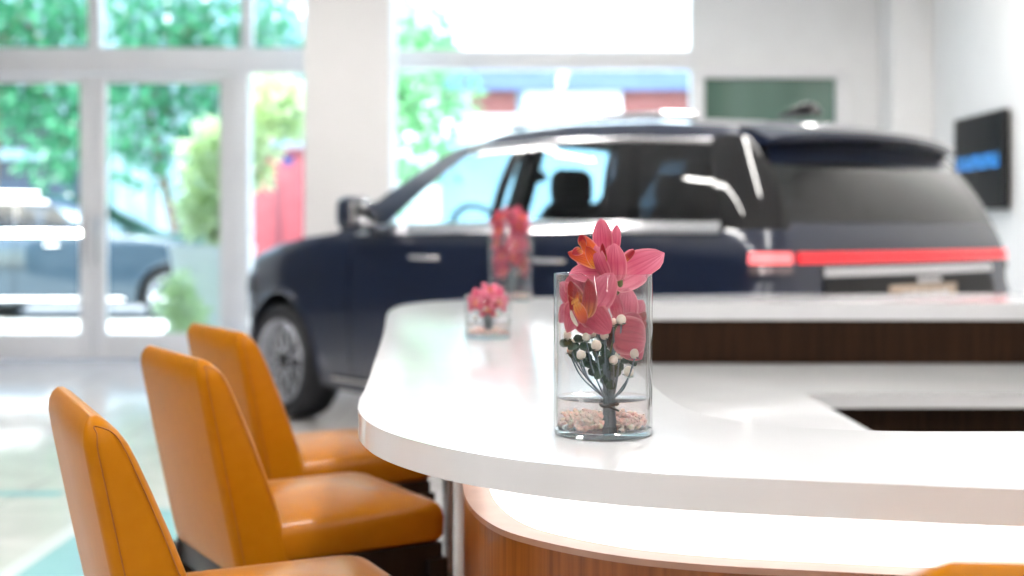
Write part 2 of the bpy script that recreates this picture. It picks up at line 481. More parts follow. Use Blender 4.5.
def ceiling_lights():
    spots = [(-2.6, 2.2), (-2.6, 5.6), (-2.6, 9.0), (.9, 2.2), (.9, 5.6), (.9, 9.0), (3.0, 8.6), (-2.6, -1.6), (.9, -1.6), (.9, -5.2), (-2.6, -5.2)]  # one by the right wall is added to brighten the front wall
    first = None
    for i, (x, y) in enumerate(spots):
        if first is None:
            t = first = empty('linear_ceiling_light', (x, y, 4.1))
            box('housing', -.09, .09, -1.2, 1.2, -.09, 0, M['frame_white'], t, .006)
            box('diffuser', -.075, .075, -1.18, 1.18, -.10, -.088, mat('ceiling lamp diffuser', (.9, .9, .9), .4, emit=(1, .97, .93), estr=38.0), t)
        else:
            t = copy_tree(first); t.location = (x, y, 4.1)
        tag(t, 'long white linear light fixture on the ceiling', 'ceiling light', 'linear lights across the ceiling')


def television():
    t = empty('wall_television', (3.94, 10.93, 1.86))
    box('casing', -.03, .03, -.57, .57, -.40, .40, M['black_matte'], t, .006)
    s = box('screen', -.034, -.0295, -.555, .555, -.385, .385, M['screen'], t)
    for k, w in enumerate((.10, .05, .12, .10, .11, .10, .12)):
        y = .46 - sum((.14, .09, .16, .14, .15, .14, .16)[:k])
        z0, z1 = -.055, .055
        # strokes of a wide capital
        bm = bmesh.new()
        add_box(bm, -.037, -.034, y - w, y - w + .026, z0, z1)
        if w > .06:
            add_box(bm, -.037, -.034, y - .026, y, z0, z1)
            add_box(bm, -.037, -.034, y - w, y, *((z0, z0 + .026) if k % 2 == 0 else (z1 - .026, z1)))
        obj('screen_letter', bm, M['screen_blue'], s, smooth=False)
    box('wall_bracket', .03, .06, -.2, .2, -.15, .15, M['black_matte'], t)
    tag(t, 'black wall television with a row of blue lettering on the right white wall', 'television')


# ------------------------------------------------------------------ bar counter
ZC = 1.028
OUTER = [(1.7, 1.165), (1.2, 1.20), (.9, 1.24), (.517, 1.312), (.329, 1.353), (.199, 1.386), (.0993, 1.424), (-.0057, 1.490), (-.103, 1.590), (-.181, 1.729), (-.2265, 1.910),
         (-.246, 2.20), (-.3245, 3.28), (-.393, 4.12), (-.395, 4.42), (-.345, 4.66), (-.203, 4.86), (.109, 5.06), (.77, 5.26), (1.5, 5.36), (2.08, 5.40), (2.7, 5.41)]
BASE = [(1.7, 1.29), (1.2, 1.325), (.9, 1.365), (.55, 1.437), (.36, 1.475), (.216, 1.508), (.112, 1.556), (.011, 1.648), (-.033, 1.733), (-.064, 1.87), (-.076, 2.05), (-.10, 2.6), (-.13, 3.2), (-.175, 4.1),
        (-.17, 4.4), (-.12, 4.6), (0, 4.74), (.2, 4.86), (.8, 5.06), (1.5, 5.16), (2.7, 5.21)]
INNER = [(2.7, 4.67), (1.5, 4.67), (.45, 4.67), (.25, 4.62), (.185, 4.45), (.18, 4.2), (.2, 3.2), (.236, 2.226), (.247, 1.985), (.272, 1.85), (.335, 1.755), (.457, 1.700), (.666, 1.692), (1.2, 1.69), (1.7, 1.69)]


def counter():
    t = empty('bar_counter', (.1, 3.2, 0))
    tag(t, 'curved white topped bar counter with a wood base and a lit band', 'counter')
    inv = Matrix.Translation((-.1, -3.2, 0))

    def add(o):
        o.data.transform(inv); o.parent = t; return o
    out = catmull([Vector((a, b)) for a, b in OUTER], 6)
    inn = catmull([Vector((a, b)) for a, b in INNER], 6)
    add(prism('countertop', out + inn, ZC - .038, ZC, M['white_top'], bev=.004))
    clad = catmull([Vector((a, b)) for a, b in BASE], 6)
    add(strip_wall('base_cladding', clad, -.02, .0, .895, M['wood']))
    add(strip_wall('base_ledge', offset_path(clad, .002), -.045, .895, .903, M['wood_edge']))
    add(strip_wall('lit_panel', offset_path(clad, -.038), -.012, .903, ZC - .039, M['lit']))
    add(strip_wall('inner_panel', offset_path(inn, -.016), -.02, .0, ZC - .038, M['dark_wood']))
    add(strip_wall('fascia_board', inn, -.016, ZC - .062, ZC - .036, M['white_top']))
    # work desk inside
    zd = .81
    poly = [(.19, 4.68), (.24, 1.75), (.30, 1.62), (.86, 1.60), (.855, 3.78), (2.7, 3.78), (2.7, 4.68)]
    add(prism('work_desk', poly, zd - .038, zd, M['white_top'], bev=.003))
    add(box('desk_panel', .80, 2.7, 3.86, 3.88, 0, zd - .038, M['dark_wood']))
    add(box('desk_panel', .78, .80, 1.62, 3.88, 0, zd - .038, M['dark_wood']))
    add(tube('support_post', [(-.160, 3.25, 0), (-.160, 3.25, ZC - .038)], .015, M['steel'], n=16))
    d = empty('drawer_pedestal', (1.62, 3.60, 0))
    box('body', -.20, .20, -.20, .22, .03, .62, noisy(mat('grey metal pedestal', rough=.5), (.10, .09, .08), (.14, .12, .11)), d, .006)
    for k in range(3):
        dr = box('drawer', -.19, .19, -.212, -.20, .06 + k * .185, .235 + k * .185, noisy(mat('grey drawer front', rough=.5), (.13, .115, .10), (.17, .15, .13)), d, .004)
        box('handle', -.06, .06, -.228, -.212, .19 + k * .185, .20 + k * .185, M['steel'], dr)
    box('plinth', -.19, .19, -.19, .21, 0, .03, M['black_matte'], d)
    tag(d, 'grey drawer pedestal under the desk inside the counter', 'drawer pedestal')


# ------------------------------------------------------------------ stools
def rrect(cx, cy, hx, hy, r, z, n=5, sx=0.):
    """rounded rectangle loop (x: thickness, y: width)"""
    pts = []
    r = min(r, hx * .99, hy * .99)
    for qx, qy, a0 in ((1, 1, 0), (-1, 1, PI / 2), (-1, -1, PI), (1, -1, 1.5 * PI)):
        for k in range(n + 1):
            a = a0 + PI / 2 * k / n
            pts.append(Vector((cx + qx * (hx - r) + r * math.cos(a), cy + qy * (hy - r) + r * math.sin(a), z)))
    return pts


def make_stool():
    t = empty('bar_stool')
    W = .202
    # backrest: a wedge, leaning back, thinner to the top; front x = f(z), rear x = b(z)
    def front(z): 
        k = (z - .70) / .37
        return -.105 - .105 * k - .035 * k * k
    def rear(z):
        k = (z - .66) / .41
        return -.205 - .085 * k
    bm = bmesh.new()
    rows = []
    zs = [.655, .66, .68, .72, .77, .82, .87, .92, .97, 1.01, 1.035, 1.052, 1.063, 1.069, 1.071]
    for z in zs:
        f, b = front(max(z, .70)), rear(z)
        hx = (f - b) / 2; cx = (f + b) / 2
        e = max(0., (z - 1.025) / .046)
        s = math.sqrt(max(.02, 1 - e * e)) if e > 0 else 1.
        e2 = max(0., (.675 - z) / .02)
        s2 = 1 - .10 * e2
        row = rrect(cx, 0, max(.004, hx * s * s2), (W - .034 * e ** 3 - .008 * e2), .020 * s, z, 5)
        for p in row:                                    # slight sag of the top edge in its middle and puffing of the faces
            q = 1 - (p.y / W) ** 2
            if z > .99: p.z -= .006 * q * (z - .99) / .08
            if p.x > cx: p.x += .010 * q * math.sin(PI * (z - .655) / .42)
            else: p.x -= .012 * q * math.sin(PI * (z - .655) / .42)
        rows.append(row)
    vv = add_grid(bm, rows, close=True)
    cap(bm, vv[0][::-1]); cap(bm, vv[-1])
    bk = obj('backrest', bm, M['leather'], t, angle=60)
    for s in (-1, 1):                                    # seams along both edges of the side panel
        bm = bmesh.new()
        def edge(z, d):                                  # a point on the side panel, d from its rear (or -d from its front) edge
            f, b = front(max(z, .70)), rear(z)
            e = max(0., (z - 1.025) / .046); sc = math.sqrt(max(.02, 1 - e * e))
            hx = (f - b) / 2 * sc; cx = (f + b) / 2
            return Vector((cx - hx + d if d > 0 else cx + hx + d, s * (W - .034 * e ** 3 - .0004 - .0010 * (abs(d) < .012)), z))
        pr = [edge(z, .014) for z in (.68, .74, .80, .86, .92, .97, 1.01, 1.035, 1.05)]
        pf = [edge(z, -.009) for z in (1.05, 1.03, 1.0, .96, .91, .86, .82, .79)]
        add_tube(bm, catmull(pr + [edge(1.0585, .010)] + pf, 4), .0010, 6)
        obj('seam', bm, M['thread'], bk)
    # seat cushion
    bm = bmesh.new()
    rows = []
    for z, g in ((.688, .014), (.692, .006), (.70, .001), (.72, 0), (.735, 0), (.750, .003), (.759, .009), (.766, .020), (.774, .045), (.781, .09), (.786, .14), (.788, .18)):
        x0, x1 = -.20 + g * .5, .222 - g
        row = rrect((x0 + x1) / 2, 0, (x1 - x0) / 2, W - .001 - g, max(.02, .036 - g * .3), z, 5)
        rows.append(row)
    vv = add_grid(bm, rows, close=True)
    cap(bm, vv[0][::-1]); cap(bm, vv[-1])
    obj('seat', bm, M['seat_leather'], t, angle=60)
    bm = bmesh.new()
    add_box(bm, -.205, .205, -.20, -.175, .625, .689, .003); add_box(bm, -.205, .205, .175, .20, .625, .689, .003)
    add_box(bm, .18, .205, -.175, .175, .625, .689, .003); add_box(bm, -.205, -.18, -.175, .175, .625, .689, .003)
    obj('seat_frame', bm, M['black_wood'], t)
    for x in (-.19, .19):
        for y in (-.19, .19):
            bm = bmesh.new()
            a, b = .021, .016
            k = -.035 if x < 0 else .0
            lo = [(x + k - b, y - b, 0), (x + k + b, y - b, 0), (x + k + b, y + b, 0), (x + k - b, y + b, 0)]
            hi = [(x - a, y - a, .66), (x + a, y - a, .66), (x + a, y + a, .66), (x - a, y + a, .66)]
            vv = add_grid(bm, [lo, hi], close=True); cap(bm, vv[0][::-1]); cap(bm, vv[1])
            obj('leg', bm, M['black_wood'], t)
    box('footrest', .178, .205, -.19, .19, .24, .275, M['steel'], t, .004)
    for s in (-1, 1): box('stretcher', -.20, .19, s * .19 - .011, s * .19 + .011, .30, .325, M['black_wood'], t, .003)
    for o in t.children_recursive:
        for v in o.data.vertices:
            if v.co.z > .45: v.co.z -= .012
    return t


def stools():
    base = make_stool()
    spots = [(-.415, 2.62, 31, 'ochre leather bar stool in the middle of the row of three'),
             (-.358, 1.90, 26, 'ochre leather bar stool nearest in the row of three'),
             (-.478, 3.25, 31, 'ochre leather bar stool before the car wheel, furthest in the row of three'),
             (.495, 1.17, 86, 'ochre leather bar stool before the lit band, only the top edge of its back showing')]
    for i, (x, y, a, lab) in enumerate(spots):
        o = base if i == 0 else copy_tree(base)
        o.location = (x, y, 0); o.rotation_euler.z = math.radians(a)
        tag(o, lab, 'bar stool', 'ochre leather stools around the counter')


# ------------------------------------------------------------------ vases and orchids
KP = 1.67 / F                                # metres per pixel at the big vase


def petal(bm, uv, base, tip, face, width, cup=.18, curl=0., shape=.8, tipcurl=0., nu=8, nv=11):
    base, tip, face = Vector(base), Vector(tip), Vector(face)
    t = tip - base; ln = t.length; t.normalize()
    side = t.cross(face).normalized(); n = side.cross(t).normalized()
    rows = []
    for i in range(nv + 1):
        v = i / nv
        w = width / 2 * max((1 - abs(2 * v ** shape - 1) ** 2.3) ** .62, .10 if v < .5 else .02)
        row = []
        for j in range(nu + 1):
            s = j / nu * 2 - 1
            p = base + t * (v * ln) + side * (s * w) + n * (cup * w * s * s + curl * ln * math.sin(PI * v) + tipcurl * ln * max(0, v - .55) ** 2 * 2)
            p += n * (.035 * w * math.sin(7 * v + 3 * s))
            row.append(p)
        rows.append(row)
    add_grid(bm, rows, uv=uv)


def petals(name, specs, m, parent):
    bm = bmesh.new(); uv = bm.loops.layers.uv.new('UVMap')
    for s in specs: petal(bm, uv, *s[:4], **(s[4] if len(s) > 4 else {}))
    return obj(name, bm, m, parent, angle=None, recalc=False)


def make_vase(name, r, h, level, chips, label, group=None, wall=.0035):
    t = empty(name)
    bm = bmesh.new(); b = .009
    add_lathe(bm, [(.0004, 0), (r - .004, 0), (r - .001, .0012), (r, .004), (r, h - .0015), (r - .0006, h - .0003), (r - wall / 2, h), (r - wall + .0006, h - .0003), (r - wall, h - .0015),
                   (r - wall, b + .005), (r - wall - .0015, b + .0012), (r - wall - .005, b), (.0004, b)], 72)
    obj('glass_body', bm, M['vase_glass'], t)
    bm = bmesh.new()
    add_lathe(bm, [(.0004, .0004), (r - .0045, .0004), (r - .0014, .0018), (r - .0006, .0045), (r - .0008, b - .001), (r - .004, b - .0004), (.0004, b - .0004)], 72)
    obj('glass_base', bm, M['base_glass'], t)
    tag(t, label, 'vase', group)
    bm = bmesh.new(); q = r - wall + .0004
    add_lathe(bm, [(.0004, b - .0003), (q - .005, b - .0003), (q - .0012, b + .001), (q, b + .005), (q, level + .001), (q - .002, level), (.0004, level)], 72)
    w = obj('vase_water', bm, M['water'])
    bm = bmesh.new()
    rnd = random.Random(5)
    for k in range(chips):
        a, rr = rnd.uniform(0, 2 * PI), math.sqrt(rnd.random()) * (r - wall - .005)
        if chips == 430 and abs(rr * math.cos(a) - .007) < .011 and math.sin(a) < 0: continue
        s = rnd.uniform(.0022, .0042)
        z = b + .003 + rnd.random() * .013 * (level / .047)
        mt = Matrix.Translation((rr * math.cos(a), rr * math.sin(a), z)) @ Matrix.Rotation(rnd.uniform(0, 3), 4, Vector((rnd.random(), rnd.random(), rnd.random() + .01))) @ Matrix.Diagonal((s * 1.3, s, s * .8, 1))
        bmesh.ops.create_icosphere(bm, subdivisions=1, radius=1, matrix=mt)
    for v in bm.verts: v.co += Vector((rnd.uniform(-1, 1), rnd.uniform(-1, 1), rnd.uniform(-1, 1))) * .0006
    c = obj('crystal_chips', bm, M['gel'], smooth=False)
    return t, w, c


def place(objs, loc):
    for o in objs: o.location = loc


def Q(u, v, dy=0.): return Vector(((u - 603) * KP, dy, (434 - v) * KP))


def berry_sprig(parent, root, tips):
    bm = bmesh.new()
    for i, (tp, r) in enumerate(tips):
        mid = root.lerp(tp, .55) + Vector((0, 0, -.006)) + Vector((tp.x - root.x, tp.y - root.y, 0)) * .12
        add_tube(bm, catmull([root, mid, tp + Vector((0, 0, -r))], 5), .0011, 6)
    sp = obj('berry_sprig', bm, M['stem'], parent)
    rnd = random.Random(3)
    for tp, r in tips:
        bm = bmesh.new()
        bmesh.ops.create_uvsphere(bm, u_segments=16, v_segments=10, radius=r, matrix=Matrix.Translation(tp) @ Matrix.Diagonal((1, 1, 1.06, 1)))
        obj('berry', bm, M['berry'], sp)
        bm = bmesh.new(); uv = bm.loops.layers.uv.new('UVMap')
        b = tp + Vector((0, 0, -r * .95))
        for k in range(5):
            a = k * 2 * PI / 5 + rnd.random()
            d = Vector((math.cos(a), math.sin(a), .0))
            petal(bm, uv, b, b + d * r * 1.35 + Vector((0, 0, rnd.uniform(-.35, .35) * r)), (0, 0, 1), r * 1.15, cup=.3, nu=4, nv=6)
        obj('calyx', bm, M['leaf_dark'], sp, angle=None, recalc=False)
    return sp


def main_bouquet():
    t = empty('orchid_bouquet')
    C = Vector((0, -1, .12))                      # towards the viewer
    # bloom reaching over the rim
    A = petals('orchid_bloom', [
        (Q(604, 264, .004), Q(601, 218, -.004), (-.15, -1, .15), .0265, dict(cup=.35, curl=-.10, shape=.85)),
        (Q(611, 262, .012), Q(618, 224, .012), (.2, -1, .1), .017, dict(cup=.3)),
        (Q(607, 282, -.010), Q(664, 253, -.006), (-.22, -1, .35), .050, dict(cup=.16, curl=-.05, shape=.62)),
        (Q(612, 282, -.016), Q(613, 243, -.020), (.05, -1, .30), .036, dict(cup=-.25, curl=.06, shape=.62)),
        (Q(606, 279, -.018), Q(594, 245, -.024), (-.6, -1, .1), .020, dict(cup=-.3, curl=.10)),
        (Q(606, 277, -.006), Q(568, 274, -.018), (-.2, -1, .55), .030, dict(cup=.2, curl=.10, shape=.8)),
        (Q(598, 272, .006), Q(577, 259, .012), (-.2, -1, .3), .018, dict(cup=.2)),
        (Q(618, 272, .004), Q(634, 249, .010), (.1, -1, .2), .016, dict(cup=-.4)),
    ], M['petal'], t)
    petals('lip', [
        (Q(600, 266, -.012), Q(580, 235, -.018), (-.3, -1, .3), .021, dict(cup=-.6, curl=.08, shape=.75)),
        (Q(600, 264, -.014), Q(567, 252, -.022), (.0, -1, .5), .020, dict(cup=-.5, curl=.10, shape=.75)),
        (Q(597, 266, -.016), Q(585, 246, -.026), (-.1, -1, .2), .017, dict(cup=.5, shape=.7)),
    ], M['lip'], A)
    for sp in ([
        (Q(581, 250, -.020), Q(571, 254, -.026), (0, -1, .4), .012, dict(cup=.5)),
        (Q(583, 246, -.014), Q(581, 234, -.022), (-.4, -1, .2), .012, dict(cup=.5)),
        (Q(604, 262, -.026), Q(601, 243, -.028), (-.6, -1, .1), .009, dict(cup=.6)),
        (Q(621, 262, -.006), Q(634, 250, -.010), (0, -1, .3), .010, dict(cup=-.6)),
    ]): petals('lip_margin', [sp], M['lip_dark'], A)
    # bloom inside the glass, at the left
    B = petals('orchid_bloom', [
        (Q(590, 308, -.026), Q(611, 272, -.038), (.25, -1, .18), .040, dict(cup=-.18, curl=.06, shape=.6)),
        (Q(582, 296, -.010), Q(572, 272, -.014), (-.25, -1, .15), .036, dict(cup=.2, curl=.05)),
        (Q(583, 300, -.012), Q(595, 274, -.012), (0, -1, .2), .030, dict(cup=.1)),
        (Q(580, 305, -.016), Q(557, 282, -.012), (-.4, -1, .1), .026, dict(cup=.25)),
        (Q(578, 300, -.020), Q(565, 331, -.030), (-.35, -1, -.05), .030, dict(cup=.3, curl=.07)),
        (Q(572, 304, -.010), Q(556, 322, -.006), (-.5, -1, 0), .022, dict(cup=.2)),
    ], M['petal'], t)
    petals('lower_petal', [
        (Q(583, 304, -.024), Q(608, 331, -.036), (.12, -1, -.10), .038, dict(cup=-.15, curl=.06, shape=.6)),
        (Q(580, 312, -.022), Q(590, 332, -.034), (-.1, -1, -.1), .032, dict(cup=-.2, curl=.05, shape=.6)),
        (Q(590, 300, -.008), Q(603, 320, -.016), (.2, -1, .0), .030, dict(cup=.1)),
    ], M['petal_red'], B)
    petals('lip', [
        (Q(583, 318, -.030), Q(586, 277, -.040), (.5, -1, .15), .024, dict(cup=.55, curl=.05)),
        (Q(580, 304, -.030), Q(563, 280, -.044), (-.3, -1, .3), .022, dict(cup=-.6, curl=.10)),
        (Q(576, 300, -.038), Q(557, 302, -.050), (-.1, -1, .2), .022, dict(cup=-.5, curl=.06)),
    ], M['lip_dark'], B)
    petals('lip_throat', [
        (Q(572, 300, -.042), Q(583, 321, -.046), (.0, -1, .1), .018, dict(cup=.4, shape=1.)),
        (Q(573, 304, -.046), Q(571, 289, -.054), (-.1, -1, .2), .008, dict(cup=.5)),
    ], M['lip'], B)
    petals('lip_edge', [(Q(562, 308, -.046), Q(576, 324, -.044), (-.1, -1, -.2), .007, dict(cup=.6, curl=-.12))], M['berry'], B)
    bm = bmesh.new()
    for k in range(6):
        p = Q(561 + k * 2.2, 301 - k * .8, -.053)
        bmesh.ops.create_cone(bm, segments=6, radius1=.0011, radius2=.0002, depth=.005, matrix=Matrix.Translation(p) @ Matrix.Rotation(math.radians(-20), 4, 'Y'), cap_ends=True)
    obj('lip_teeth', bm, M['yellow'], B)
    # bloom at the lower right
    Cb = petals('orchid_bloom', [
        (Q(623, 326, -.012), Q(627, 287, -.018), (.15, -1, .15), .034, dict(cup=-.2, curl=.05, shape=.7)),
        (Q(626, 322, -.004), Q(643, 300, -.006), (.3, -1, .1), .026, dict(cup=.2)),
        (Q(618, 318, -.018), Q(612, 292, -.022), (-.2, -1, .1), .018, dict(cup=.3)),
    ], M['petal'], t)
    petals('lower_petal', [
        (Q(613, 331, -.030), Q(654, 339, -.034), (.05, -1, .12), .050, dict(cup=-.12, curl=.08, shape=.58)),
        (Q(620, 332, -.026), Q(640, 357, -.030), (.1, -1, -.05), .040, dict(cup=-.2, curl=.06, shape=.6)),
        (Q(624, 334, -.012), Q(637, 313, -.022), (.2, -1, .3), .034, dict(cup=-.2)),
    ], M['petal_red'], Cb)
    petals('lip', [
        (Q(632, 322, -.016), Q(648, 312, -.024), (.1, -1, .2), .014, dict(cup=-.5)),
        (Q(634, 324, -.018), Q(649, 324, -.024), (.1, -1, .0), .012, dict(cup=-.6)),
    ], M['lip_dark'], Cb)
    # stems, tied together
    for pts, r, m in (
            ([Q(606, 428, .002), Q(607, 403, -.001), Q(606, 375, -.004), Q(601, 335, -.010), Q(597, 310, -.014)], .0052, 'stem'),
            ([Q(613, 428, .000), Q(611, 403, -.003), Q(612, 370, -.004), Q(618, 335, -.014), Q(622, 318, -.012)], .0050, 'stem'),
            ([Q(608, 427, .009), Q(609, 403, .006), Q(612, 360, .004), Q(619, 318, -.010), Q(619, 282, -.010), Q(612, 268, -.006)], .0044, 'stem_green')):
        bm = bmesh.new(); add_tube(bm, catmull(pts, 6), r, 12); obj('stem', bm, M[m], t)
    bm = bmesh.new()
    pts = [Q(609 + 8.5 * math.cos(a), 404 + 1.2 * math.sin(a * 2), -.001 + .013 * math.sin(a)) for a in [k * PI / 10 for k in range(21)]]
    add_tube(bm, pts, .0022, 8); add_tube(bm, [pts[14], Q(613, 407, -.017), Q(618, 409, -.018)], .0014, 6)
    obj('tie', bm, M['tie'], t)
    k = KP
    berry_sprig(t, Q(605, 398, -.006), [(Q(566.5, 334, -.022), 4.4 * k), (Q(569, 349, -.018), 3.3 * k), (Q(580, 353, -.028), 4.7 * k), (Q(585, 335, -.030), 4.2 * k), (Q(574, 343, .004), 4.0 * k)])
    berry_sprig(t, Q(608, 396, -.008), [(Q(594.5, 343, -.036), 5.2 * k), (Q(591, 333, -.020), 4.2 * k), (Q(603, 334, -.026), 4.2 * k), (Q(598, 358, -.010), 3.6 * k)])
    berry_sprig(t, Q(613, 398, -.006), [(Q(612, 358, -.026), 4.5 * k), (Q(617.5, 354, -.022), 4.4 * k), (Q(632, 351, -.036), 4.7 * k), (Q(627, 369.5, -.024), 5.0 * k), (Q(619, 318, -.034), 5.0 * k), (Q(612, 321, -.026), 4.0 * k)])
    bm = bmesh.new(); uv = bm.loops.layers.uv.new('UVMap')
    rnd = random.Random(2)
    for u, v in ((562, 343), (575, 346), (571, 352), (588, 346), (600, 346), (596, 366), (592, 371), (604, 352), (610, 384), (577, 338), (600, 338), (619, 366), (632, 361), (586, 356), (606, 366), (566, 340), (583, 345), (595, 352), (598, 372), (590, 362), (603, 378), (615, 372), (625, 358), (620, 350), (578, 358), (572, 345), (599, 360), (612, 366), (634, 356), (585, 362)):
        p = Q(u, v, rnd.uniform(-.026, -.006))
        d = Vector((rnd.uniform(-1, 1), rnd.uniform(-.6, .2), rnd.uniform(-.7, .6))).normalized()
        petal(bm, uv, p - d * .006, p + d * .0085, (rnd.uniform(-.5, .5), -1, rnd.uniform(-.2, .5)), .0115, cup=.3, nu=4, nv=6)
    obj('foliage', bm, M['leaf_dark'], t, angle=None, recalc=False)
    return t


def bloom(parent, c, face, size, spin=0., m='petal'):
    """a whole orchid flower: five petals round a lip"""
    face = Vector(face).normalized()
    up = Vector((0, 0, 1)) - face * face.z; up.normalize(); rt = up.cross(face).normalized()
    specs = []
    for a, ln, w in ((90, 1., .62), (22, .98, .60), (158, .98, .60), (-48, .95, .56), (228, .95, .56)):
        a = math.radians(a + spin)
        d = rt * math.cos(a) + up * math.sin(a)
        specs.append((c + d * size * .05, c + d * size * ln * .5 + face * size * .10, face, w * size * .5, dict(cup=.2, curl=-.05, tipcurl=.12, shape=.72, nu=6, nv=8)))
    b = petals('orchid_bloom', specs, M[m], parent)
    petals('lip', [(c + face * size * .03, c + face * size * .24 - up * size * .18, face + up * .8, size * .26, dict(cup=-.6, shape=.7, nu=6, nv=8)),
                   (c + face * size * .02 + up * size * .03, c + face * size * .22 + up * size * .04, up, size * .12, dict(cup=.5, nu=6, nv=8))], M['lip'], b)
    return b


def small_bouquet(blooms, zb, r, sprig=True, stem_r=.003):
    t = empty('orchid_bouquet')
    for c, f, s, sp, m in blooms:
        bloom(t, Vector(c), f, s, sp, m)
        bm = bmesh.new()
        add_tube(bm, catmull([Vector((c[0] * .2, c[1] * .2, zb)), Vector((c[0] * .35, c[1] * .35, (c[2] + zb) / 2)), Vector(c) - Vector(f).normalized() * .004], 5), stem_r, 8)
        obj('stem', bm, M['stem'], t)
    if sprig:
        rnd = random.Random(9)
        zt = min(b[0][2] for b in blooms)
        berry_sprig(t, Vector((0, 0, zb + .01)), [(Vector((r * math.cos(a) * .8, r * math.sin(a) * .8, zt - .012 + .012 * math.sin(3 * a))), .0055) for a in (0.3, 1.4, 2.6, 3.7, 4.5, 5.3)])
    return t


def keep_inside(t, r, rim):
    """below the rim the petals press against the inside of the glass"""
    for o in t.children_recursive:
        for v in o.data.vertices:
            q = math.hypot(v.co.x, v.co.y)
            if q > r * .90 and v.co.z < rim + .004:
                k = r * (.90 + .10 * (1 - math.exp(-(q / r - .90) / .10))) / q
                e = min(1, max(0, (rim + .004 - v.co.z) / .008))
                k = 1 + (k - 1) * e
                v.co.x *= k; v.co.y *= k


def vases():
    loc = ((603 - 512) / F * 1.67, 1.67, ZC)
    a = make_vase('flower_vase', .0633, .2065, .0468, 430, 'large clear glass cylinder vase standing nearest on the white counter', 'glass vases on the counter')
    b = main_bouquet(); keep_inside(b, .0590, .2065)
    place(a, loc); place([b], loc)
    tag(b, 'large pink orchids and white berries with stems bound by black wire in the nearest vase', 'flowers')
    tag(a[1], 'shallow water in the large sharp nearest vase', 'water', kind='stuff')
    tag(a[2], 'pale pink crystal chips under water in the large nearest vase', 'crystal chips', kind='stuff')
    loc = (-.058, 3.15, ZC)
    a = make_vase('flower_vase', .056, .106, .036, 260, 'small low glass cube height vase with orchids level with its rim', 'glass vases on the counter')
    b = small_bouquet([((-.028, -.022, .088), (-.5, -1, .5), .074, 10, 'petal'), ((.026, -.024, .090), (.45, -1, .45), .076, -12, 'petal'), ((.004, .004, .112), (.1, -.7, 1), .066, 30, 'petal'),
                       ((-.024, .026, .096), (-.5, .5, .8), .062, 0, 'petal_red'), ((.030, .022, .094), (.6, .3, .6), .064, 20, 'petal_red'), ((0, -.036, .074), (0, -1, .2), .058, 0, 'petal_red')], .012, .045); keep_inside(b, .0515, .106)
    place(a, loc); place([b], loc)
    a[0]['label'] = 'small low glass vase whose orchids barely top its rim, left on the counter'
    tag(b, 'low cluster of pink orchid blooms in the small low vase', 'flowers')
    tag(a[1], 'water in the small low vase', 'water', kind='stuff')
    tag(a[2], 'pink brown crystal chips in the small low vase', 'crystal chips', kind='stuff')
    loc = (-.004, 4.84, ZC)
    a = make_vase('flower_vase', .083, .245, .045, 300, 'tall glass vase packed with orchids at the far end of the counter before the car', 'glass vases on the counter', wall=.0045)
    bl = []
    rnd = random.Random(4)
    for z, rr, n, s in ((.315, .045, 4, .105), (.27, .05, 5, .10), (.215, .048, 5, .10), (.165, .045, 5, .095), (.118, .042, 4, .085)):
        for k in range(n):
            q = 2 * PI * (k + .5 * (n % 2)) / n + rnd.uniform(-.3, .3) - .6
            bl.append(((rr * math.cos(q), rr * math.sin(q), z + rnd.uniform(-.012, .012)), (math.cos(q), math.sin(q), .35 + (z > .3) * .6), s, rnd.uniform(-25, 25), 'petal' if rnd.random() < .65 else 'petal_red'))
    b = small_bouquet(bl, .012, .05, stem_r=.0035); keep_inside(b, .0775, .245)
    place(a, loc); place([b], loc)
    tag(b, 'column of pink orchid blooms filling the tall vase at the far counter end', 'flowers')
    tag(a[1], 'water in the tall vase at the far counter end', 'water', kind='stuff')
    tag(a[2], 'crystal chips in the tall vase at the far counter end', 'crystal chips', kind='stuff')


# ------------------------------------------------------------------ car
def lerp_table(tab, x):
    if x <= tab[0][0]: return tab[0][1]
    for (a, b), (c, d) in zip(tab, tab[1:]):
        if x <= c: return b + (d - b) * (x - a) / (c - a)
    return tab[-1][1]


CAR_L = 5.15
WX = (1.10, 4.21)
ARCH = .485


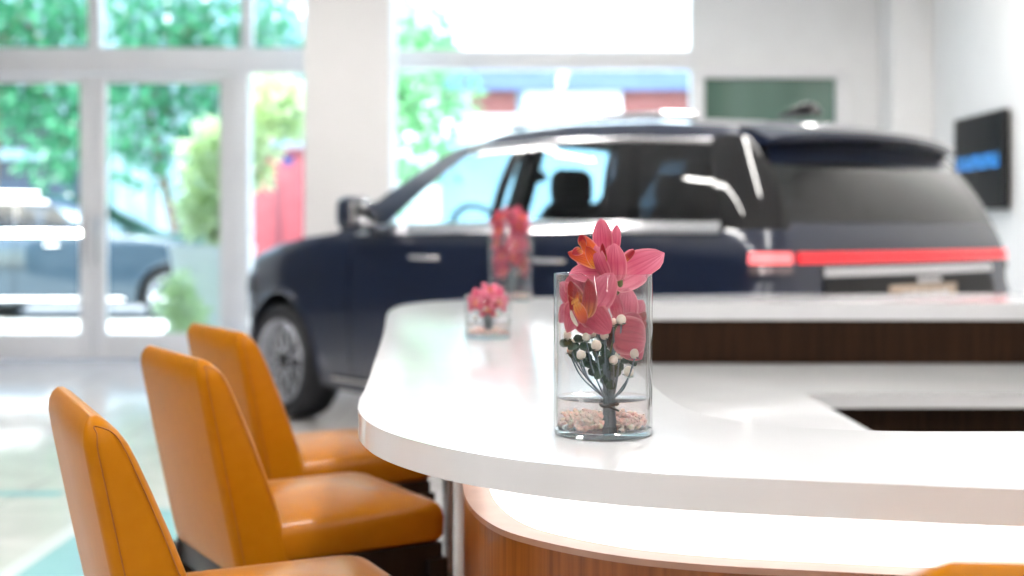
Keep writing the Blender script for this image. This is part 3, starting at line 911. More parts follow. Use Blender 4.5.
def car_columns():
    """plan columns of the left half, rear centre to front centre"""
    cols = []
    for y in (0, .13, .26, .39, .52, .65, .79):
        q = (y / .79) ** 2
        cols.append(dict(b=Vector((.00 + .05 * q, y, 1.29)), n=Vector((-1, .12 * y, 0)).normalized(), t=Vector((.30 + .05 * q, y * .84, 1.775 - .03 * q)), zone='rear'))
    for k in range(1, 8):
        a = k / 7 * PI / 2
        cols.append(dict(b=Vector((.24 - .19 * math.cos(a), .79 + .135 * math.sin(a), 1.292)), n=Vector((-math.cos(a), math.sin(a), 0)), t=Vector((.50 - .15 * math.cos(a), .664 + .056 * math.sin(a), 1.745 + .045 * math.sin(a))), zone='corner'))
    xs = set()
    for x in [.24 + i * .07 for i in range(1, 48)]: xs.add(round(x, 3))
    for g in (1.065, 1.965, 3.32):
        xs = {x for x in xs if abs(x - g) > .03}
        xs |= {g - .006, g + .006}
    for wx in WX:
        xs = {x for x in xs if not (wx - ARCH - .03 < x < wx + ARCH + .03) or abs(x - 1.065) < .01}
        for k in range(17): xs.add(round(wx - ARCH * math.cos(PI * k / 16), 4))
        xs.add(wx - ARCH - .004); xs.add(wx + ARCH + .004)
    for x in (1.92, 2.01, 3.05, 3.55): xs.add(x)
    xs = sorted(x for x in xs if .24 < x <= 4.6)
    xt = [(.24, .50), (1.065, 1.18), (1.92, 1.86), (2.01, 1.985), (3.05, 2.25), (3.55, 2.64)]
    zt = [(.5, 1.79), (1.0, 1.838), (1.66, 1.862), (2.2, 1.852), (2.64, 1.80)]
    yt = [(.5, .72), (1.6, .735), (2.64, .665)]
    zb = [(.24, 1.292), (1.5, 1.30), (3.0, 1.285), (3.55, 1.27), (3.9, 1.245), (4.3, 1.195), (4.6, 1.14)]
    yb = [(.24, .925), (.8, .937), (3.6, .937), (4.2, .925), (4.6, .885)]
    for x in xs:
        c = dict(b=Vector((x, lerp_table(yb, x), lerp_table(zb, x))), n=Vector((.10 if x > 4.2 else 0, 1, 0)).normalized(), t=None, zone='side' if x <= 3.5501 else 'fender')
        if x <= 3.5501:
            q = lerp_table(xt, x); c['t'] = Vector((q, lerp_table(yt, q), lerp_table(zt, q)))
        cols.append(c)
    for k in range(1, 10):
        a = k / 9 * PI / 2
        cols.append(dict(b=Vector((4.6 + .46 * math.sin(a), .42 + .465 * math.cos(a), 1.14 - .10 * math.sin(a))), n=Vector((math.sin(a), math.cos(a), 0)), t=None, zone='fcorner'))
    for y in (.30, .15, 0):
        cols.append(dict(b=Vector((5.06 + .03 * (1 - y / .42), y, 1.04)), n=Vector((1, 0, 0)), t=None, zone='front'))
    return cols


BULGE = [(0, 0), (.03, .018), (.09, .036), (.20, .050), (.45, .060), (.70, .050), (.85, .040), (1.0, .0)]


def low_pos(c, z):
    d = c['b'].z - z
    o = lerp_table(BULGE, d)
    if c['zone'] in ('rear', 'corner'): o += .055 * min(1, max(0, (d - .30) / .1)) * (1 if d < .9 else 0)
    p = c['b'] + c['n'] * o
    return Vector((p.x, p.y, z))


def zbot(c):
    x, y = c['b'].x, c['b'].y
    if y > .55:
        for wx in WX:
            if abs(x - wx) <= ARCH + 1e-5: return .395 + math.sqrt(max(0, ARCH ** 2 - (x - wx) ** 2))
    return .28


VROWS = [0, .03, .07, .14, .22, .32, .42, .52, .60, .67, .73, .79, .84, .90, .95, 1.]


def up_pos(c, v):
    p = c['b'].lerp(c['t'], v)
    k = math.sin(PI * v)
    if c['zone'] == 'rear': p = p + Vector((-.035 * k, 0, 0))
    elif c['zone'] == 'corner': p = p + c['n'] * .035 * k
    else: p = p + Vector((0, .035 * k, 0))
    # round over into the roof
    if v > .84:
        e = (v - .84) / .16
        p = p + Vector((0, -.03 * e * e, 0)) * (0 if c['zone'] == 'rear' else 1)
    return p


def build_car(paint):
    t = empty('suv_car')
    cols = car_columns()
    acc = {}

    def quad(key, pts):
        acc.setdefault(key, []).append(pts)

    def both(key, pts, side_key=True):
        quad((key, 1) if side_key else (key, 0), pts)
        quad((key, -1) if side_key else (key, 0), [Vector((p.x, -p.y, p.z)) for p in pts][::-1])
    gaps = (1.065, 1.965, 3.32)
    NR = 14
    for c, d in zip(cols, cols[1:]):
        mx = (c['b'].x + d['b'].x) / 2
        zone = d['zone'] if c['zone'] == 'rear' else c['zone']
        gap = zone == 'side' and any(abs(mx - g) < .004 for g in gaps)
        for r in range(NR):
            f = lambda q, r_: low_pos(q, zbot(q) + (q['b'].z - zbot(q)) * (r_ / NR) ** .9)
            pts = [f(c, r), f(d, r), f(d, r + 1), f(c, r + 1)]
            zm = sum(p.z for p in pts) / 4
            if gap: continue
            if zone in ('rear', 'corner'): key, s = ('liftgate', False) if zone == 'rear' and zm > .72 else ('rear_quarter', False)
            elif zone == 'side': key, s = ('rear_quarter', False) if mx < 1.065 else ('rear_door', True) if mx < 1.965 else ('front_door', True) if mx < 3.32 else ('front_fender', True)
            elif zone == 'fender': key, s = 'front_fender', True
            else: key, s = 'front_bumper', False
            both(key, pts, s)
        if c['t'] is not None and d['t'] is not None:
            for v0, v1 in zip(VROWS, VROWS[1:]):
                vm = (v0 + v1) / 2
                pts = [up_pos(c, v0), up_pos(d, v0), up_pos(d, v1), up_pos(c, v1)]
                if zone == 'rear':
                    key, s = ('rear_window', False) if .07 < vm < .67 else ('liftgate', False)
                elif zone == 'corner': key, s = ('rear_pillar', True) if vm < .90 else ('roof_frame', False)
                else:
                    win = .07 < vm < .79
                    if vm > .84: key, s = 'roof_frame', False
                    elif mx > 3.05: key, s = ('roof_frame', False)
                    elif not win: key, s = ('window_surround', True)
                    elif mx < 1.065 - .02: key, s = ('quarter_window', True)
                    elif mx < 1.10: key, s = ('window_surround', True)
                    elif mx < 1.92: key, s = ('rear_door_window', True)
                    elif mx < 2.01: key, s = ('window_surround', True)
                    else: key, s = ('front_door_window', True)
                both(key, pts, s)
    # hood, roof, windscreen
    N = 16
    def across(e, zc_, yy=None):
        row = []
        for j in range(N + 1):
            q = 1 - 2 * j / N
            y = e.y * q
            row.append(Vector((e.x, y, e.z + zc_ * (e.y ** 2 - y ** 2))))
        return row
    hood = [across(c['b'], .085) for c in cols if c['t'] is None or c['b'].x > 3.54]
    roof = [across(up_pos(c, 1.), .11) for c in cols if c['t'] is not None]
    for key, rows in (('hood', hood), ('roof_panel', roof)):
        for r0, r1 in zip(rows, rows[1:]):
            for j in range(N): quad((key, 0), [r0[j], r0[j + 1], r1[j + 1], r1[j]])
    a = [c for c in cols if abs(c['b'].x - 3.55) < .001][0]
    rows = []
    for v in VROWS:
        e = up_pos(a, v)
        row = []
        for j in range(N + 1):
            q = 1 - 2 * j / N
            row.append(Vector((e.x + (.16 - .10 * v) * (1 - q * q), e.y * q, e.z + (.075 * (1 - v) + .06 * v) * (1 - q * q) * .8)))
        rows.append(row)
    for r0, r1 in zip(rows, rows[1:]):
        for j in range(N): quad(('windscreen', 0), [r0[j], r0[j + 1], r1[j + 1], r1[j]])
    mats = dict(liftgate=paint, rear_quarter=paint, rear_door=paint, front_door=paint, front_fender=paint, front_bumper=paint, hood=paint, roof_panel=paint, roof_frame=paint,
                rear_window='car_tint', quarter_window='car_tint', rear_door_window='car_glass', front_door_window='car_glass', windscreen='car_glass', rear_pillar='black_gloss', window_surround='black_gloss')
    made = {}
    for (key, s), quads in acc.items():
        bm = bmesh.new()
        for q in quads:
            try: bm.faces.new([bm.verts.new(p) for p in q])
            except ValueError: pass
        bmesh.ops.remove_doubles(bm, verts=bm.verts[:], dist=2e-4)
        bmesh.ops.dissolve_degenerate(bm, edges=bm.edges[:], dist=1e-5)
        for f in bm.faces:                                  # outward normals
            ctr = f.calc_center_median(); f.normal_update()
            if f.normal.dot(ctr - Vector((2.6, 0, .95))) < 0: f.normal_flip()
        par = t
        made[(key, s)] = obj(key, bm, M[mats[key]], par, angle=50, recalc=False)
    for k in ('rear_door', 'front_door'):
        for s in (1, -1): made[(k + '_window', s)].parent = made[(k, s)]
    made[('rear_window', 0)].parent = made[('liftgate', 0)]
    # trim that follows the body
    def along(name, pred, pos, r, m, parent, sides=(1, -1), n=8):
        for s in sides:
            pts = [pos(c) for c in cols if pred(c)]
            bm = bmesh.new(); add_tube(bm, [Vector((p.x, s * p.y, p.z)) for p in pts], r, n)
            obj(name, bm, M[m], parent)
    side = lambda c: c['zone'] == 'side' and .26 <= c['b'].x <= 3.3
    for s in (1, -1):
        cs = [c for c in cols if side(c)]
        bm = bmesh.new()
        rows = [[Vector((p.x, s * (p.y + o), p.z)) for p in (up_pos(c, v) for c in cs)] for v, o in ((-.045, .012), (-.035, .032), (.0, .022), (.035, .016), (.068, .010), (.075, -.004))]
        add_grid(bm, rows); obj('belt_moulding', bm, M['chrome'], t)  # chrome moulding, widened to stand in for the shoulder highlight too
    along('window_moulding', lambda c: c['zone'] == 'side' and .26 <= c['b'].x <= 3.06, lambda c: up_pos(c, .835) + Vector((0, .003, 0)), .015, 'chrome', t)
    along('roof_rail', lambda c: c['zone'] == 'side' and .45 <= c['b'].x <= 2.9, lambda c: up_pos(c, 1.) + Vector((0, -.030, .036)), .022, 'chrome', t)
    along('sill_moulding', lambda c: c['zone'] == 'side' and 1.62 <= c['b'].x <= 3.68, lambda c: low_pos(c, .345) + Vector((0, .0, 0)), .020, 'chrome', t)
    # wheel arch lips and liners
    for wx in WX:
        for s in (1, -1):
            pts = []
            for k in range(25):
                a = PI * k / 24
                x, z = wx - ARCH * math.cos(a), .395 + ARCH * math.sin(a)
                c = min((q for q in cols if q['b'].y > .5), key=lambda q: abs(q['b'].x - x))
                pts.append(Vector((x, s * (low_pos(c, z).y - .004), z)))
            bm = bmesh.new(); add_tube(bm, pts, .018, 8); obj('arch_lip', bm, M[paint], t)
            bm = bmesh.new()
            rows = [[Vector((wx - (ARCH + .02) * math.cos(PI * k / 16), s * y, .395 + (ARCH + .02) * math.sin(PI * k / 16))) for k in range(17)] for y in (.55, .955 if wx < 2 else .93)]
            add_grid(bm, rows)
            cap(bm, [v for v in bm.verts[:17]])
            obj('arch_liner', bm, M['black_matte'], t)
    # floor pan, cabin liner
    bm = bmesh.new()
    add_box(bm, .25, 4.9, -.55, .55, .24, .34); add_box(bm, 1.62, 3.66, -.93, .93, .26, .34)
    obj('underbody', bm, M['black_matte'], t)
    bm = bmesh.new()
    for s in (1, -1): add_box(bm, 1.62, 3.5, *sorted((s * .80, s * .86)), .34, 1.30)
    for s in (1, -1): add_box(bm, .30, 1.7, *sorted((s * .80, s * .84)), .92, 1.30)
    add_box(bm, .25, .30, -.84, .84, .5, 1.27); add_box(bm, .30, 1.7, -.84, .84, .88, .92)
    obj('cabin_lining', bm, M['black_matte'], t)
    rows = [across(Vector((c['t'].x, c['t'].y * .93, c['t'].z - .045)), .10) for c in cols if c['t'] is not None and c['t'].x < 2.55]
    bm = bmesh.new(); add_grid(bm, rows); obj('headliner', bm, M['seat_tan'], t)
    for s in (1, -1):
        for xa, xb, w in ((1.965, 1.93, .055), (1.07, 1.19, .05)):
            bm = bmesh.new()
            lo = [(xa + dx, s * (.80 + dy), 1.25) for dx, dy in ((-w, -.03), (w, -.03), (w, .06), (-w, .06))]
            hi = [(xb + dx, s * (.655 + dy), 1.80) for dx, dy in ((-w, -.03), (w, -.03), (w, .04), (-w, .04))]
            vv = add_grid(bm, [lo, hi], close=True); cap(bm, vv[0]); cap(bm, vv[1])
            obj('pillar_trim', bm, M['black_matte'], t)
    # dashboard and steering wheel
    bm = bmesh.new()
    prof = [(3.05, .95), (3.0, 1.12), (3.06, 1.24), (3.2, 1.275), (3.52, 1.255), (3.52, .9)]
    add_grid(bm, [[Vector((x, y, z)) for x, z in prof] for y in (-.82, -.4, 0, .4, .82)])
    obj('dashboard', bm, M['seat_dark'], t)
    bm = bmesh.new()
    rot = Matrix.Translation((2.80, .40, 1.27)) @ Matrix.Rotation(math.radians(-65), 4, 'Y')
    add_tube(bm, [rot @ Vector((.19 * math.cos(2 * PI * k / 32), .19 * math.sin(2 * PI * k / 32), 0)) for k in range(33)], .016, 8)
    for a in (0, PI, -PI / 2): add_tube(bm, [rot @ Vector((0, 0, -.01)), rot @ Vector((.18 * math.sin(a), .18 * math.cos(a), 0))], .02, 8)
    add_tube(bm, [rot @ Vector((0, 0, -.02)), rot @ Vector((0, 0, -.3))], .035, 8)
    obj('steering_wheel', bm, M['seat_dark'], t)
    bm = bmesh.new(); add_box(bm, 2.80, 2.83, -.12, .12, 1.60, 1.68, .012); add_box(bm, 2.82, 2.86, -.012, .012, 1.66, 1.76)
    obj('rear_view_mirror', bm, M['black_matte'], t)
    # seats
    for x, y, w in ((2.05, .40, .27), (2.05, -.40, .27), (1.02, .42, .27), (1.02, -.42, .27)):
        bm = bmesh.new()
        rows = [rrect(x + .03 - (z - .75) * .22 + dx, y, .07 * k, w * k2, .05, z, 4) for z, k, k2, dx in ((.66, 1, 1, 0), (.9, 1, 1, 0), (1.15, .95, .98, 0), (1.32, .85, .9, 0), (1.42, .7, .72, 0), (1.45, .35, .6, 0))]
        vv = add_grid(bm, rows, close=True); cap(bm, vv[0]); cap(bm, vv[-1])
        add_box(bm, x, x + .52, y - w, y + w, .60, .76, .05)
        st = obj('seat', bm, M['seat_dark'], t)
        bm = bmesh.new()
        rows = [rrect(x - .10, y, .055 * k, .13 * k, .05, z, 4) for z, k in ((1.44, .7), (1.46, 1), (1.53, 1.05), (1.60, 1), (1.64, .7))]
        vv = add_grid(bm, rows, close=True); cap(bm, vv[0]); cap(bm, vv[-1])
        for s in (-.05, .05): add_tube(bm, [(x - .10, y + s, 1.38), (x - .10, y + s, 1.47)], .008, 6)
        obj('headrest', bm, M['seat_dark'], st)
    # mirrors and door handles
    for s in (1, -1):
        d = made[('front_door', s)]
        bm = bmesh.new()
        rows = [rrect(3.10 + .03 * (1 - k), s * 1.075, .075 * k, .105 * k, .05, z, 4) for z, k in ((1.285, .55), (1.30, .85), (1.34, 1), (1.42, 1), (1.47, .92), (1.495, .6))]
        vv = add_grid(bm, rows, close=True); cap(bm, vv[0]); cap(bm, vv[-1])
        add_box(bm, 3.07, 3.17, *sorted((s * .90, s * 1.02)), 1.285, 1.325, .01)
        mr = obj('door_mirror', bm, M[paint], d)
        bm = bmesh.new(); add_box(bm, 3.012, 3.03, *sorted((s * .99, s * 1.16)), 1.315, 1.465, .006)
        obj('mirror_glass', bm, M['chrome'], mr)
        for k, x in (('front_door', 2.52), ('rear_door', 1.44)):
            c = min((q for q in cols if q['zone'] == 'side'), key=lambda q: abs(q['b'].x - x))
            y = low_pos(c, 1.13).y
            bm = bmesh.new()
            add_tube(bm, [(x - .12, s * (y - .01), 1.128), (x - .10, s * (y + .030), 1.13), (x + .10, s * (y + .030), 1.132), (x + .12, s * (y - .01), 1.132)], .014, 8)
            obj('door_handle', bm, M['chrome'], made[(k, s)])
    # tail lamps and the rear
    def rear_strip(name, m, z0, z1, pred, off, parent, sides=(1, -1), th=.02):
        for s in sides:
            cs = [c for c in cols if pred(c)]
            bm = bmesh.new()
            rows = []
            for o, z in ((off - th, z0), (off, z0), (off, z1), (off - th, z1), (off - th, z0)):
                rows.append([Vector((p.x, s * p.y, p.z)) for p in (low_pos(c, z) + c['n'] * o for c in cs)])
            add_grid(bm, rows)
            bmesh.ops.holes_fill(bm, edges=[e for e in bm.edges if e.is_boundary])
            obj(name, bm, M[m], parent)
    lg = made[('liftgate', 0)]
    isrear = lambda c: c['zone'] == 'rear'
    iscor = lambda c: c['zone'] == 'corner' or (c['zone'] == 'rear' and c['b'].y > .78)
    rear_strip('tail_light_bar', 'red_lamp', 1.140, 1.190, isrear, .012, lg)
    rear_strip('tail_light', 'red_hot', 1.140, 1.190, lambda c: iscor(c) and c['b'].y > .80 and c['b'].x < .17, .014, t)
    rear_strip('lamp_lens', 'lamp_clear', 1.095, 1.128, lambda c: iscor(c) and c['b'].y > .80 and c['b'].x < .17, .012, t)
    rear_strip('chrome_strip', 'chrome', 1.080, 1.118, lambda c: isrear(c) and c['b'].y < .70, .012, lg)
    rear_strip('plate_recess', 'black_matte', .93, 1.07, lambda c: isrear(c) and c['b'].y < .66, .004, lg)
    rear_strip('bumper_lower', 'black_matte', .30, .50, lambda c: c['zone'] in ('rear', 'corner'), .006, t)
    pl = box('number_plate', -.085, -.075, -.26, .26, .915, 1.03, M['plate'], lg, .003)
    bm = bmesh.new()
    for k in range(5): add_box(bm, -.087, -.085, -.18 + k * .075, -.135 + k * .075, .94, 1.0)
    obj('plate_marks', bm, M['plate_mark'], pl, smooth=False)
    bm = bmesh.new(); add_box(bm, -.07, -.03, -.16, .02, 1.036, 1.062, .006)
    obj('plate_lamp', bm, M['plate_mark'], lg)
    # spoiler over the rear window
    bm = bmesh.new(); rows = []
    for k in range(21):
        y = .72 * (1 - k / 10)
        q = (y / .72) ** 2
        x, z = .30 + .05 * q, 1.785 - .035 * q
        e = -.02 if abs(y) > .71 else 0
        rows.append([Vector((x + dx * (1 - .35 * q), y, z + dz)) for dx, dz in ((.10, .030), (-.02, .018), (-.19, -.022 + e), (-.20, -.045), (-.18, -.060), (.04, -.085), (.10, .030))])
    vv = add_grid(bm, rows); cap(bm, vv[0][:-1]); cap(bm, vv[-1][:-1][::-1])
    obj('spoiler', bm, M[paint], lg, angle=30)
    bm = bmesh.new()
    add_tube(bm, [(.10, -.18, 1.36), (.05, 0, 1.315), (.02, .10, 1.31)], .012, 6); obj('rear_wiper', bm, M['black_matte'], lg)
    bm = bmesh.new(); rows = []
    for z, l, w in ((1.885, .13, .035), (1.91, .11, .028), (1.94, .06, .016), (1.955, .025, .007)):
        rows.append(rrect(.66 - (z - 1.885) * .9, 0, l, w, .02, z, 3))
    vv = add_grid(bm, rows, close=True); cap(bm, vv[0]); cap(bm, vv[-1]); obj('roof_antenna', bm, M['black_gloss'], t)
    # front lamps and grille
    for s in (1, -1):
        bm = bmesh.new()
        cs = [c for c in cols if c['zone'] == 'fcorner' and c['b'].y > .45]
        rows = [[Vector((p.x, s * p.y, p.z)) for p in (low_pos(c, z) + c['n'] * .012 for c in cs)] for z in (.84, .88, .93, .97)]
        add_grid(bm, rows); obj('headlight', bm, M['lamp_clear'], t)
    bm = bmesh.new()
    rows = [[Vector((low_pos(cols[-1], z).x + .012 - .06 * abs(y) ** 2, y, z)) for y in (-.40, -.2, 0, .2, .40)] for z in (.55, .7, .85, .97)]
    add_grid(bm, rows); obj('grille', bm, M['chrome'], t)
    # wheels
    w0 = None
    for wx in WX:
        for s in (1, -1):
            if w0 is None:
                w = w0 = empty('wheel', (0, 0, 0), 0, t)
                R, hw = .395, .135
                bm = bmesh.new()
                add_lathe(bm, [(.285, -hw + .02), (.31, -hw), (.365, -hw), (.388, -hw + .025), (R, -hw + .05), (R, hw - .05), (.388, hw - .025), (.365, hw), (.31, hw), (.285, hw - .02)], 56, axis='y', closed=True)
                obj('tyre', bm, M['rubber'], w)
                bm = bmesh.new()
                add_lathe(bm, [(.292, -hw + .015), (.288, hw - .015), (.280, hw - .004), (.272, hw - .010), (.265, hw - .04), (.262, -hw + .02)], 56, axis='y', closed=True)
                for k in range(11):
                    a0 = 2 * PI * k / 11
                    for da in (-.075, .075):
                        p0 = Vector((.05 * math.cos(a0), hw - .045, .05 * math.sin(a0)))
                        p1 = Vector((.15 * math.cos(a0 + da * .6), hw - .03, .15 * math.sin(a0 + da * .6)))
                        p2 = Vector((.274 * math.cos(a0 + da * 1.5), hw - .014, .274 * math.sin(a0 + da * 1.5)))
                        add_tube(bm, [p0, p1, p2], [.010, .006, .007], 6)
                obj('rim', bm, M['rim'], w)
                bm = bmesh.new(); add_lathe(bm, [(.001, hw - .02), (.045, hw - .022), (.062, hw - .035), (.065, hw - .08), (.001, hw - .08)], 24, axis='y')
                obj('hub_cap', bm, M['black_gloss'], w)
                bm = bmesh.new(); add_lathe(bm, [(.001, hw - .10), (.262, hw - .10), (.262, hw - .12), (.001, hw - .12)], 40, axis='y')
                obj('brake_disc', bm, M['black_matte'], w)
            else: w = copy_tree(w0, t)
            w.location = (wx, s * .85, .396)
            w.rotation_euler = (0, 0, 0 if s > 0 else PI)
    return t


def cars():
    t = build_car('paint')
    t.scale = (1, 1.085, 1); t.location = (1.866 + .085 * .766, 6.263 + .085 * .643, 0); t.rotation_euler.z = math.radians(130)
    tag(t, 'dark navy SUV with lit red tail light bar in the showroom', 'car')
    p = copy_tree(t)
    p.location = (fx_at(235, 18.9) - CAR_L, 18.9 + 1.0, -.06); p.rotation_euler.z = 0
    for o in [p] + list(p.children_recursive):
        if o.type == 'MESH' and o.data.materials and o.data.materials[0] is M['paint']:
            o.data = o.data.copy(); o.data.materials[0] = M['paint_grey']
    tag(p, 'steel blue SUV parked at the kerb outside the glass doors', 'car')


def fx_at(u, d): return (u - 512) / F * d


# ------------------------------------------------------------------ street
def add_leaf(bm, p, d, n, ln, w):
    s = d.cross(n)
    if s.length < 1e-4: return
    s.normalize()
    a, b, c, e = p, p + d * ln * .5 + s * w / 2, p + d * ln, p + d * ln * .5 - s * w / 2
    bm.faces.new([bm.verts.new(q) for q in (a, b, c, e)])


def clumps(name, blobs, count, ln, w, m, parent, seed=1):
    rnd = random.Random(seed)
    bm = bmesh.new()
    tot = sum(r ** 2 for _, r in blobs)
    for c, r in blobs:
        c = Vector(c)
        for k in range(int(count * r * r / tot)):
            d = Vector((rnd.gauss(0, 1), rnd.gauss(0, 1), rnd.gauss(0, 1))).normalized()
            p = c + d * r * (rnd.random() ** .45) * (1 + .25 * math.sin(5 * d.x + 3 * d.z))
            q = (d + Vector((rnd.gauss(0, .6), rnd.gauss(0, .6), rnd.gauss(-.2, .6)))).normalized()
            nn = Vector((rnd.gauss(0, 1), rnd.gauss(0, 1), rnd.gauss(.6, 1)))
            s = rnd.uniform(.7, 1.3)
            add_leaf(bm, p, q, nn, ln * s, w * s)
    return obj(name, bm, M[m], parent, smooth=False, recalc=False)


def tree(label, base, trunk, blobs, count, ln, m, seed, group='trees along the street', branches=6):
    t = empty('street_tree', base)
    b = Vector(base)
    bm = bmesh.new()
    pts = [Vector(p) - b for p in trunk]
    n = len(pts)
    add_tube(bm, catmull(pts, 5), [.13 - .07 * i / ((n - 1) * 5) for i in range((n - 1) * 5 + 1)], 10)
    rnd = random.Random(seed)
    for c, r in blobs[:branches]:
        s = pts[-1].lerp(pts[-2], rnd.uniform(0, .8)); e = Vector(c) - b
        add_tube(bm, catmull([s, s.lerp(e, .5) + Vector((0, 0, .12)), e], 4), [.05, .048, .044, .04, .035, .03, .025, .02, .015], 7)
    obj('trunk', bm, M['bark'], t)
    clumps('crown', [(Vector(c) - b, r) for c, r in blobs], count, ln, ln * .42, m, t, seed)
    tag(t, label, 'tree', group)
    return t


def at(u, v, d): return P(u, v, d)


def outside():
    # trees
    g = lambda d, *l: [(at(u, v, d + dd), r * d / (22.5 if d > 25 else 19.5)) for u, v, dd, r in l]
    D = 27.9
    tree('green leafy street tree with a leaning trunk behind the right glass door', (at(178, 300, D).x, D, -.02),
         [(at(178, 300, D).x, D, -.1), at(176, 240, D), at(166, 190, D), at(150, 120, D), at(140, 60, D)],
         g(D, (150, 60, 0, 1.3), (205, 85, .4, .95), (120, 120, -.5, .9), (185, 140, 0, .8), (225, 50, .3, .9), (140, 10, 0, 1.4), (240, 0, .3, 1.2), (270, 60, .5, .8), (125, 165, -.3, .5), (212, 120, -.3, .55)), 3600, .30, 'leaf', 11, branches=8)
    D = 28.9
    tree('shadier green street tree hanging over the parked car at the left door', (at(-10, 300, D).x, D, -.02),
         [(at(-10, 300, D).x, D, -.1), at(-8, 200, D), at(0, 90, D), at(10, 20, D)],
         g(D, (10, 70, 0, 1.0), (58, 110, -.4, .85), (70, 150, -.6, .55), (40, 30, 0, 1.2), (75, 70, -.3, .8), (-30, 20, 0, 1.2), (60, -20, 0, 1.2), (20, 95, -.3, .5), (45, 165, -.8, .4)), 3400, .30, 'leaf', 12, branches=8)
    D = 18.5
    tree('bright green street tree beside the white column, over the bonnet of the showroom car', (at(380, 300, D).x, D, -.02),
         [(at(380, 300, D).x, D, -.1), at(380, 230, D), at(388, 160, D), at(400, 110, D)],
         g(D, (412, 95, 0, .55), (445, 120, .3, .45), (402, 150, .2, .55), (430, 160, .2, .4), (395, 60, 0, .8), (425, 45, .3, .6), (462, 95, .2, .30), (380, 110, 0, .7), (415, 10, 0, .8), (395, 190, .2, .35)), 2300, .20, 'leaf_light', 13, branches=8)
    # planter by the door
    D = 14.3
    cx = fx_at(213, D)
    t = empty('tall_planter', (cx, D, -.02))
    bm = bmesh.new()
    rows = [rrect(0, 0, h, h, .04, z, 4) for z, h in ((0, .235), (.01, .24), (1.12, .395), (1.14, .40), (1.14, .36), (1.06, .352))]
    vv = add_grid(bm, rows, close=True); cap(bm, vv[0][::-1])
    obj('pot', bm, M['planter'], t)
    bm = bmesh.new(); vv = add_grid(bm, [rrect(0, 0, .36, .36, .04, 1.06, 4), rrect(0, 0, .34, .34, .04, 1.09, 4)], close=True); cap(bm, vv[1])
    obj('soil', bm, M['soil'], t)
    tag(t, 'tall white tapered planter outside the right glass door', 'planter')
    s = empty('planted_shrub', (cx, D, 1.04))
    b = Vector((cx, D, 1.04))
    bl = [(at(205, 190, D), .26), (at(210, 155, D), .28), (at(198, 215, D), .20), (at(228, 150, D), .3), (at(250, 130, D), .30), (at(283, 102, D), .24), (at(298, 118, D + .1), .18), (at(270, 85, D), .22), (at(222, 215, D), .25), (at(258, 175, D + .1), .14)]
    bm = bmesh.new()
    for c, r in bl: add_tube(bm, catmull([Vector((0, 0, 0)), (c - b) * .5 + Vector((0, 0, .1)), c - b], 4), [.022, .021, .02, .019, .018, .016, .014, .012, .009], 7)
    obj('stem', bm, M['bark'], s)
    clumps('foliage', [(c - b, r) for c, r in bl], 2600, .15, .07, 'leaf_pale', s, 21)
    tag(s, 'pale sunlit shrub growing in the tall white planter', 'shrub')
    D = 13.6
    c0 = at(181, 300, D)
    s = empty('low_shrub', (c0.x, D, -.02)); b = Vector((c0.x, D, -.02))
    bl = [(at(176, 300, D), .17), (at(188, 315, D), .18), (at(182, 285, D), .12), (at(186, 335, D), .16)]
    bm = bmesh.new()
    for c, r in bl: add_tube(bm, [Vector((0, 0, 0)), c - b], .012, 6)
    obj('stem', bm, M['bark'], s)
    clumps('foliage', [(c - b, r) for c, r in bl], 900, .11, .055, 'leaf_pale', s, 22)
    tag(s, 'low bright green shrub beside the foot of the tall white planter', 'shrub')
    # red kiosk across the road
    D = 27.6
    x0, x1 = fx_at(253, D), fx_at(303, D)
    t = empty('street_kiosk', ((x0 + x1) / 2, D + .5, -.02)); hw = (x1 - x0) / 2
    zt = at(0, 155, D).z
    box('body', -hw, hw, -.5, .5, 0, zt, M['red_wall'], t, .02)
    box('cap', -hw - .04, hw + .04, -.54, .54, zt, zt + .17, M['red_dark'], t, .02)
    bm = bmesh.new(); add_lathe(bm, [(.001, -.515), (.12, -.515), (.12, -.49), (.001, -.49)], 24, center=(fx_at(288, D) - (x0 + x1) / 2, 0, at(0, 159, D).z), axis='y')
    obj('roundel', bm, M['blue_mark'], t)
    bm = bmesh.new(); add_box(bm, -.12, .12, -.512, -.49, .3, zt - .5, .01); obj('hatch', bm, M['red_dark'], t)
    tag(t, 'red street kiosk with a dark round mark, across the road beyond the sidelight', 'kiosk')
    # buildings across the street
    Y = 31.0
    X = lambda u: fx_at(u, Y)
    Z = lambda v: at(0, v, Y).z
    t = empty('shop_building', (X(600), Y + 3, 0))
    ox, oy = X(600), Y + 3
    def part(name, u0, u1, v0, v1, y0, y1, m, parent=None):
        par = parent or t
        return box(name, X(u0) - ox, X(u1) - ox, y0 - oy, y1 - oy, max(-.1, Z(v1)), Z(v0), M[m], par)
    part('wall', 330, 1000, -330, 340, Y, Y + 6, 'build_white')
    part('fascia', 440, 1000, 70, 91, Y - .35, Y, 'build_blue')
    part('brick_panel', 470, 521, 91, 114, Y - .05, Y, 'brick'); part('brick_panel', 622, 700, 91, 114, Y - .05, Y, 'brick')
    f = part('shop_sign', 524, 621, 92, 132, Y - .16, Y, 'build_white')
    part('pier', 517, 524, 88, 300, Y - .12, Y, 'build_grey'); part('pier', 690, 700, 70, 300, Y - .12, Y, 'build_blue')
    for a, b in ((520, 566), (582, 618)):
        w = part('window', a, b, -110, 42, Y - .05, Y, 'build_white'); part('pane', a + 3, b - 3, -106, 39, Y - .07, Y - .05, 'build_pane', w)
    part('downpipe', 570, 577, -150, 42, Y - .12, Y, 'build_pane')
    bm = bmesh.new(); bmesh.ops.create_uvsphere(bm, u_segments=16, v_segments=10, radius=.16, matrix=Matrix.Translation((X(576) - ox, Y - .25 - oy, Z(43))))
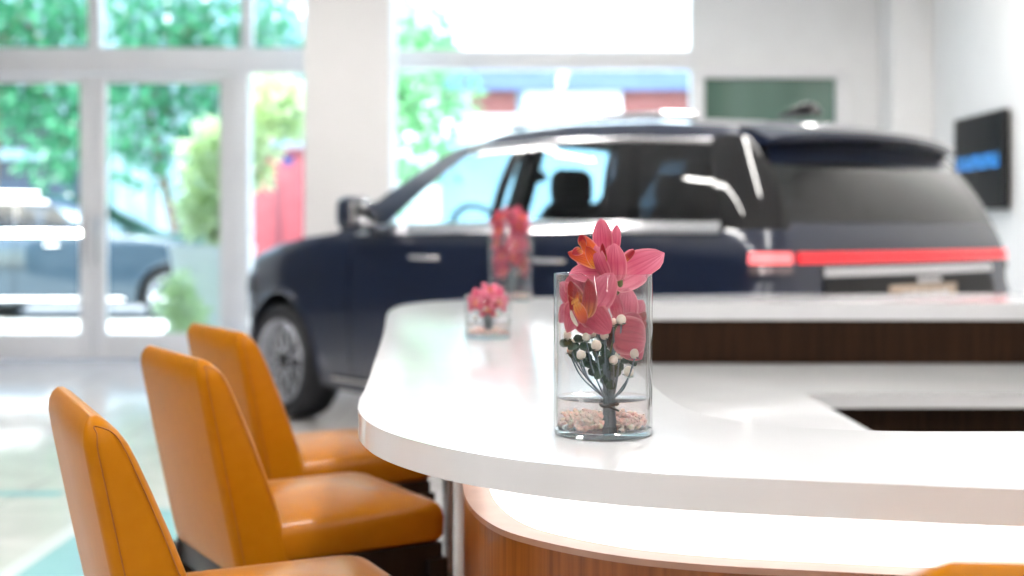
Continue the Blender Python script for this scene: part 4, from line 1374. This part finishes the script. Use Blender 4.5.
    add_box(bm, X(576) - ox - .03, X(576) - ox + .03, Y - .25 - oy, Y - oy, Z(43) - .02, Z(43) + .02)
    obj('wall_lamp', bm, M['planter'], t)
    for a, b in ((440, 518), (530, 615), (630, 690)): part('shop_window', a, b, 140, 260, Y - .04, Y, 'build_pane')
    tag(t, 'white building with a blue fascia and red brick panels across the street', 'building')
    Y2 = 33.0
    ox, oy = fx_at(80, Y2), Y2 + 3
    t = empty('grey_building', (ox, oy, 0))
    X = lambda u: fx_at(u, Y2)
    Z = lambda v: at(0, v, Y2).z
    part('wall', -500, 320, -200, 330, Y2, Y2 + 5, 'build_grey')
    part('shop_front', -200, 76, 104, 300, Y2 - .25, Y2, 'build_dark')
    part('awning_band', -200, 80, 106, 115, Y2 - .9, Y2, 'build_grey')
    part('awning_band', -200, 80, 150, 161, Y2 - .5, Y2, 'build_grey')
    for a, b in ((-120, -60), (-30, 20), (50, 95), (125, 170), (205, 250), (275, 310)):
        w = part('window', a, b, -40, 60, Y2 - .08, Y2, 'build_white'); part('pane', a + 4, b - 4, -36, 56, Y2 - .1, Y2 - .08, 'build_pane', w)
    part('door_bay', 118, 150, 165, 320, Y2 - .06, Y2, 'build_pane'); part('display_window', 155, 245, 165, 270, Y2 - .06, Y2, 'build_pane')
    tag(t, 'blue grey building with a dark shop front behind the street trees', 'building')


# ------------------------------------------------------------------ light, camera
def lights():
    w = bpy.data.worlds.new('World'); SC.world = w; w.use_nodes = True
    N, L = w.node_tree.nodes, w.node_tree.links
    sky = N.new('ShaderNodeTexSky'); sky.sky_type = 'NISHITA'; sky.sun_disc = False
    sky.sun_elevation = math.radians(52); sky.sun_rotation = math.radians(200); sky.air_density = 1.0; sky.dust_density = 1.5
    L.new(sky.outputs[0], N['Background'].inputs[0]); N['Background'].inputs[1].default_value = .6
    s = bpy.data.lights.new('sun', 'SUN'); s.energy = 9.0; s.angle = math.radians(.6); s.color = (1, .97, .92)
    o = bpy.data.objects.new('sun', s); COL.objects.link(o)
    o.rotation_euler = Vector((.35, .42, -.85)).to_track_quat('-Z', 'Y').to_euler()


def camera():
    c = bpy.data.cameras.new('camera'); o = bpy.data.objects.new('camera', c); COL.objects.link(o)
    o.location = (0, 0, HE); o.rotation_euler = (PI / 2, 0, 0)
    c.sensor_width = 36; c.lens = F / 1024 * 36; c.shift_y = -(288 - YH) / 1024
    c.clip_start = .05; c.clip_end = 300
    c.dof.use_dof = True; c.dof.focus_distance = 1.66; c.dof.aperture_fstop = 2.9
    SC.camera = o


setting(); ceiling_lights(); television(); counter(); stools(); vases(); cars(); outside(); lights(); camera()
for o in list(SC.objects):
    if o.type == 'MESH' and o.parent is None and 'label' not in o and 'kind' not in o: print('UNTAGGED', o.name)
SC.view_settings.view_transform = 'Standard'; SC.view_settings.look = 'None'
SC.view_settings.gamma = 1; SC.view_settings.use_curve_mapping = False
SC.view_settings.exposure = .78
SC.cycles.use_denoising = True
SC.cycles.max_bounces = 12; SC.cycles.transparent_max_bounces = 24; SC.cycles.transmission_bounces = 12
SC.cycles.caustics_refractive = True; SC.cycles.caustics_reflective = False
SC.cycles.sample_clamp_indirect = 6
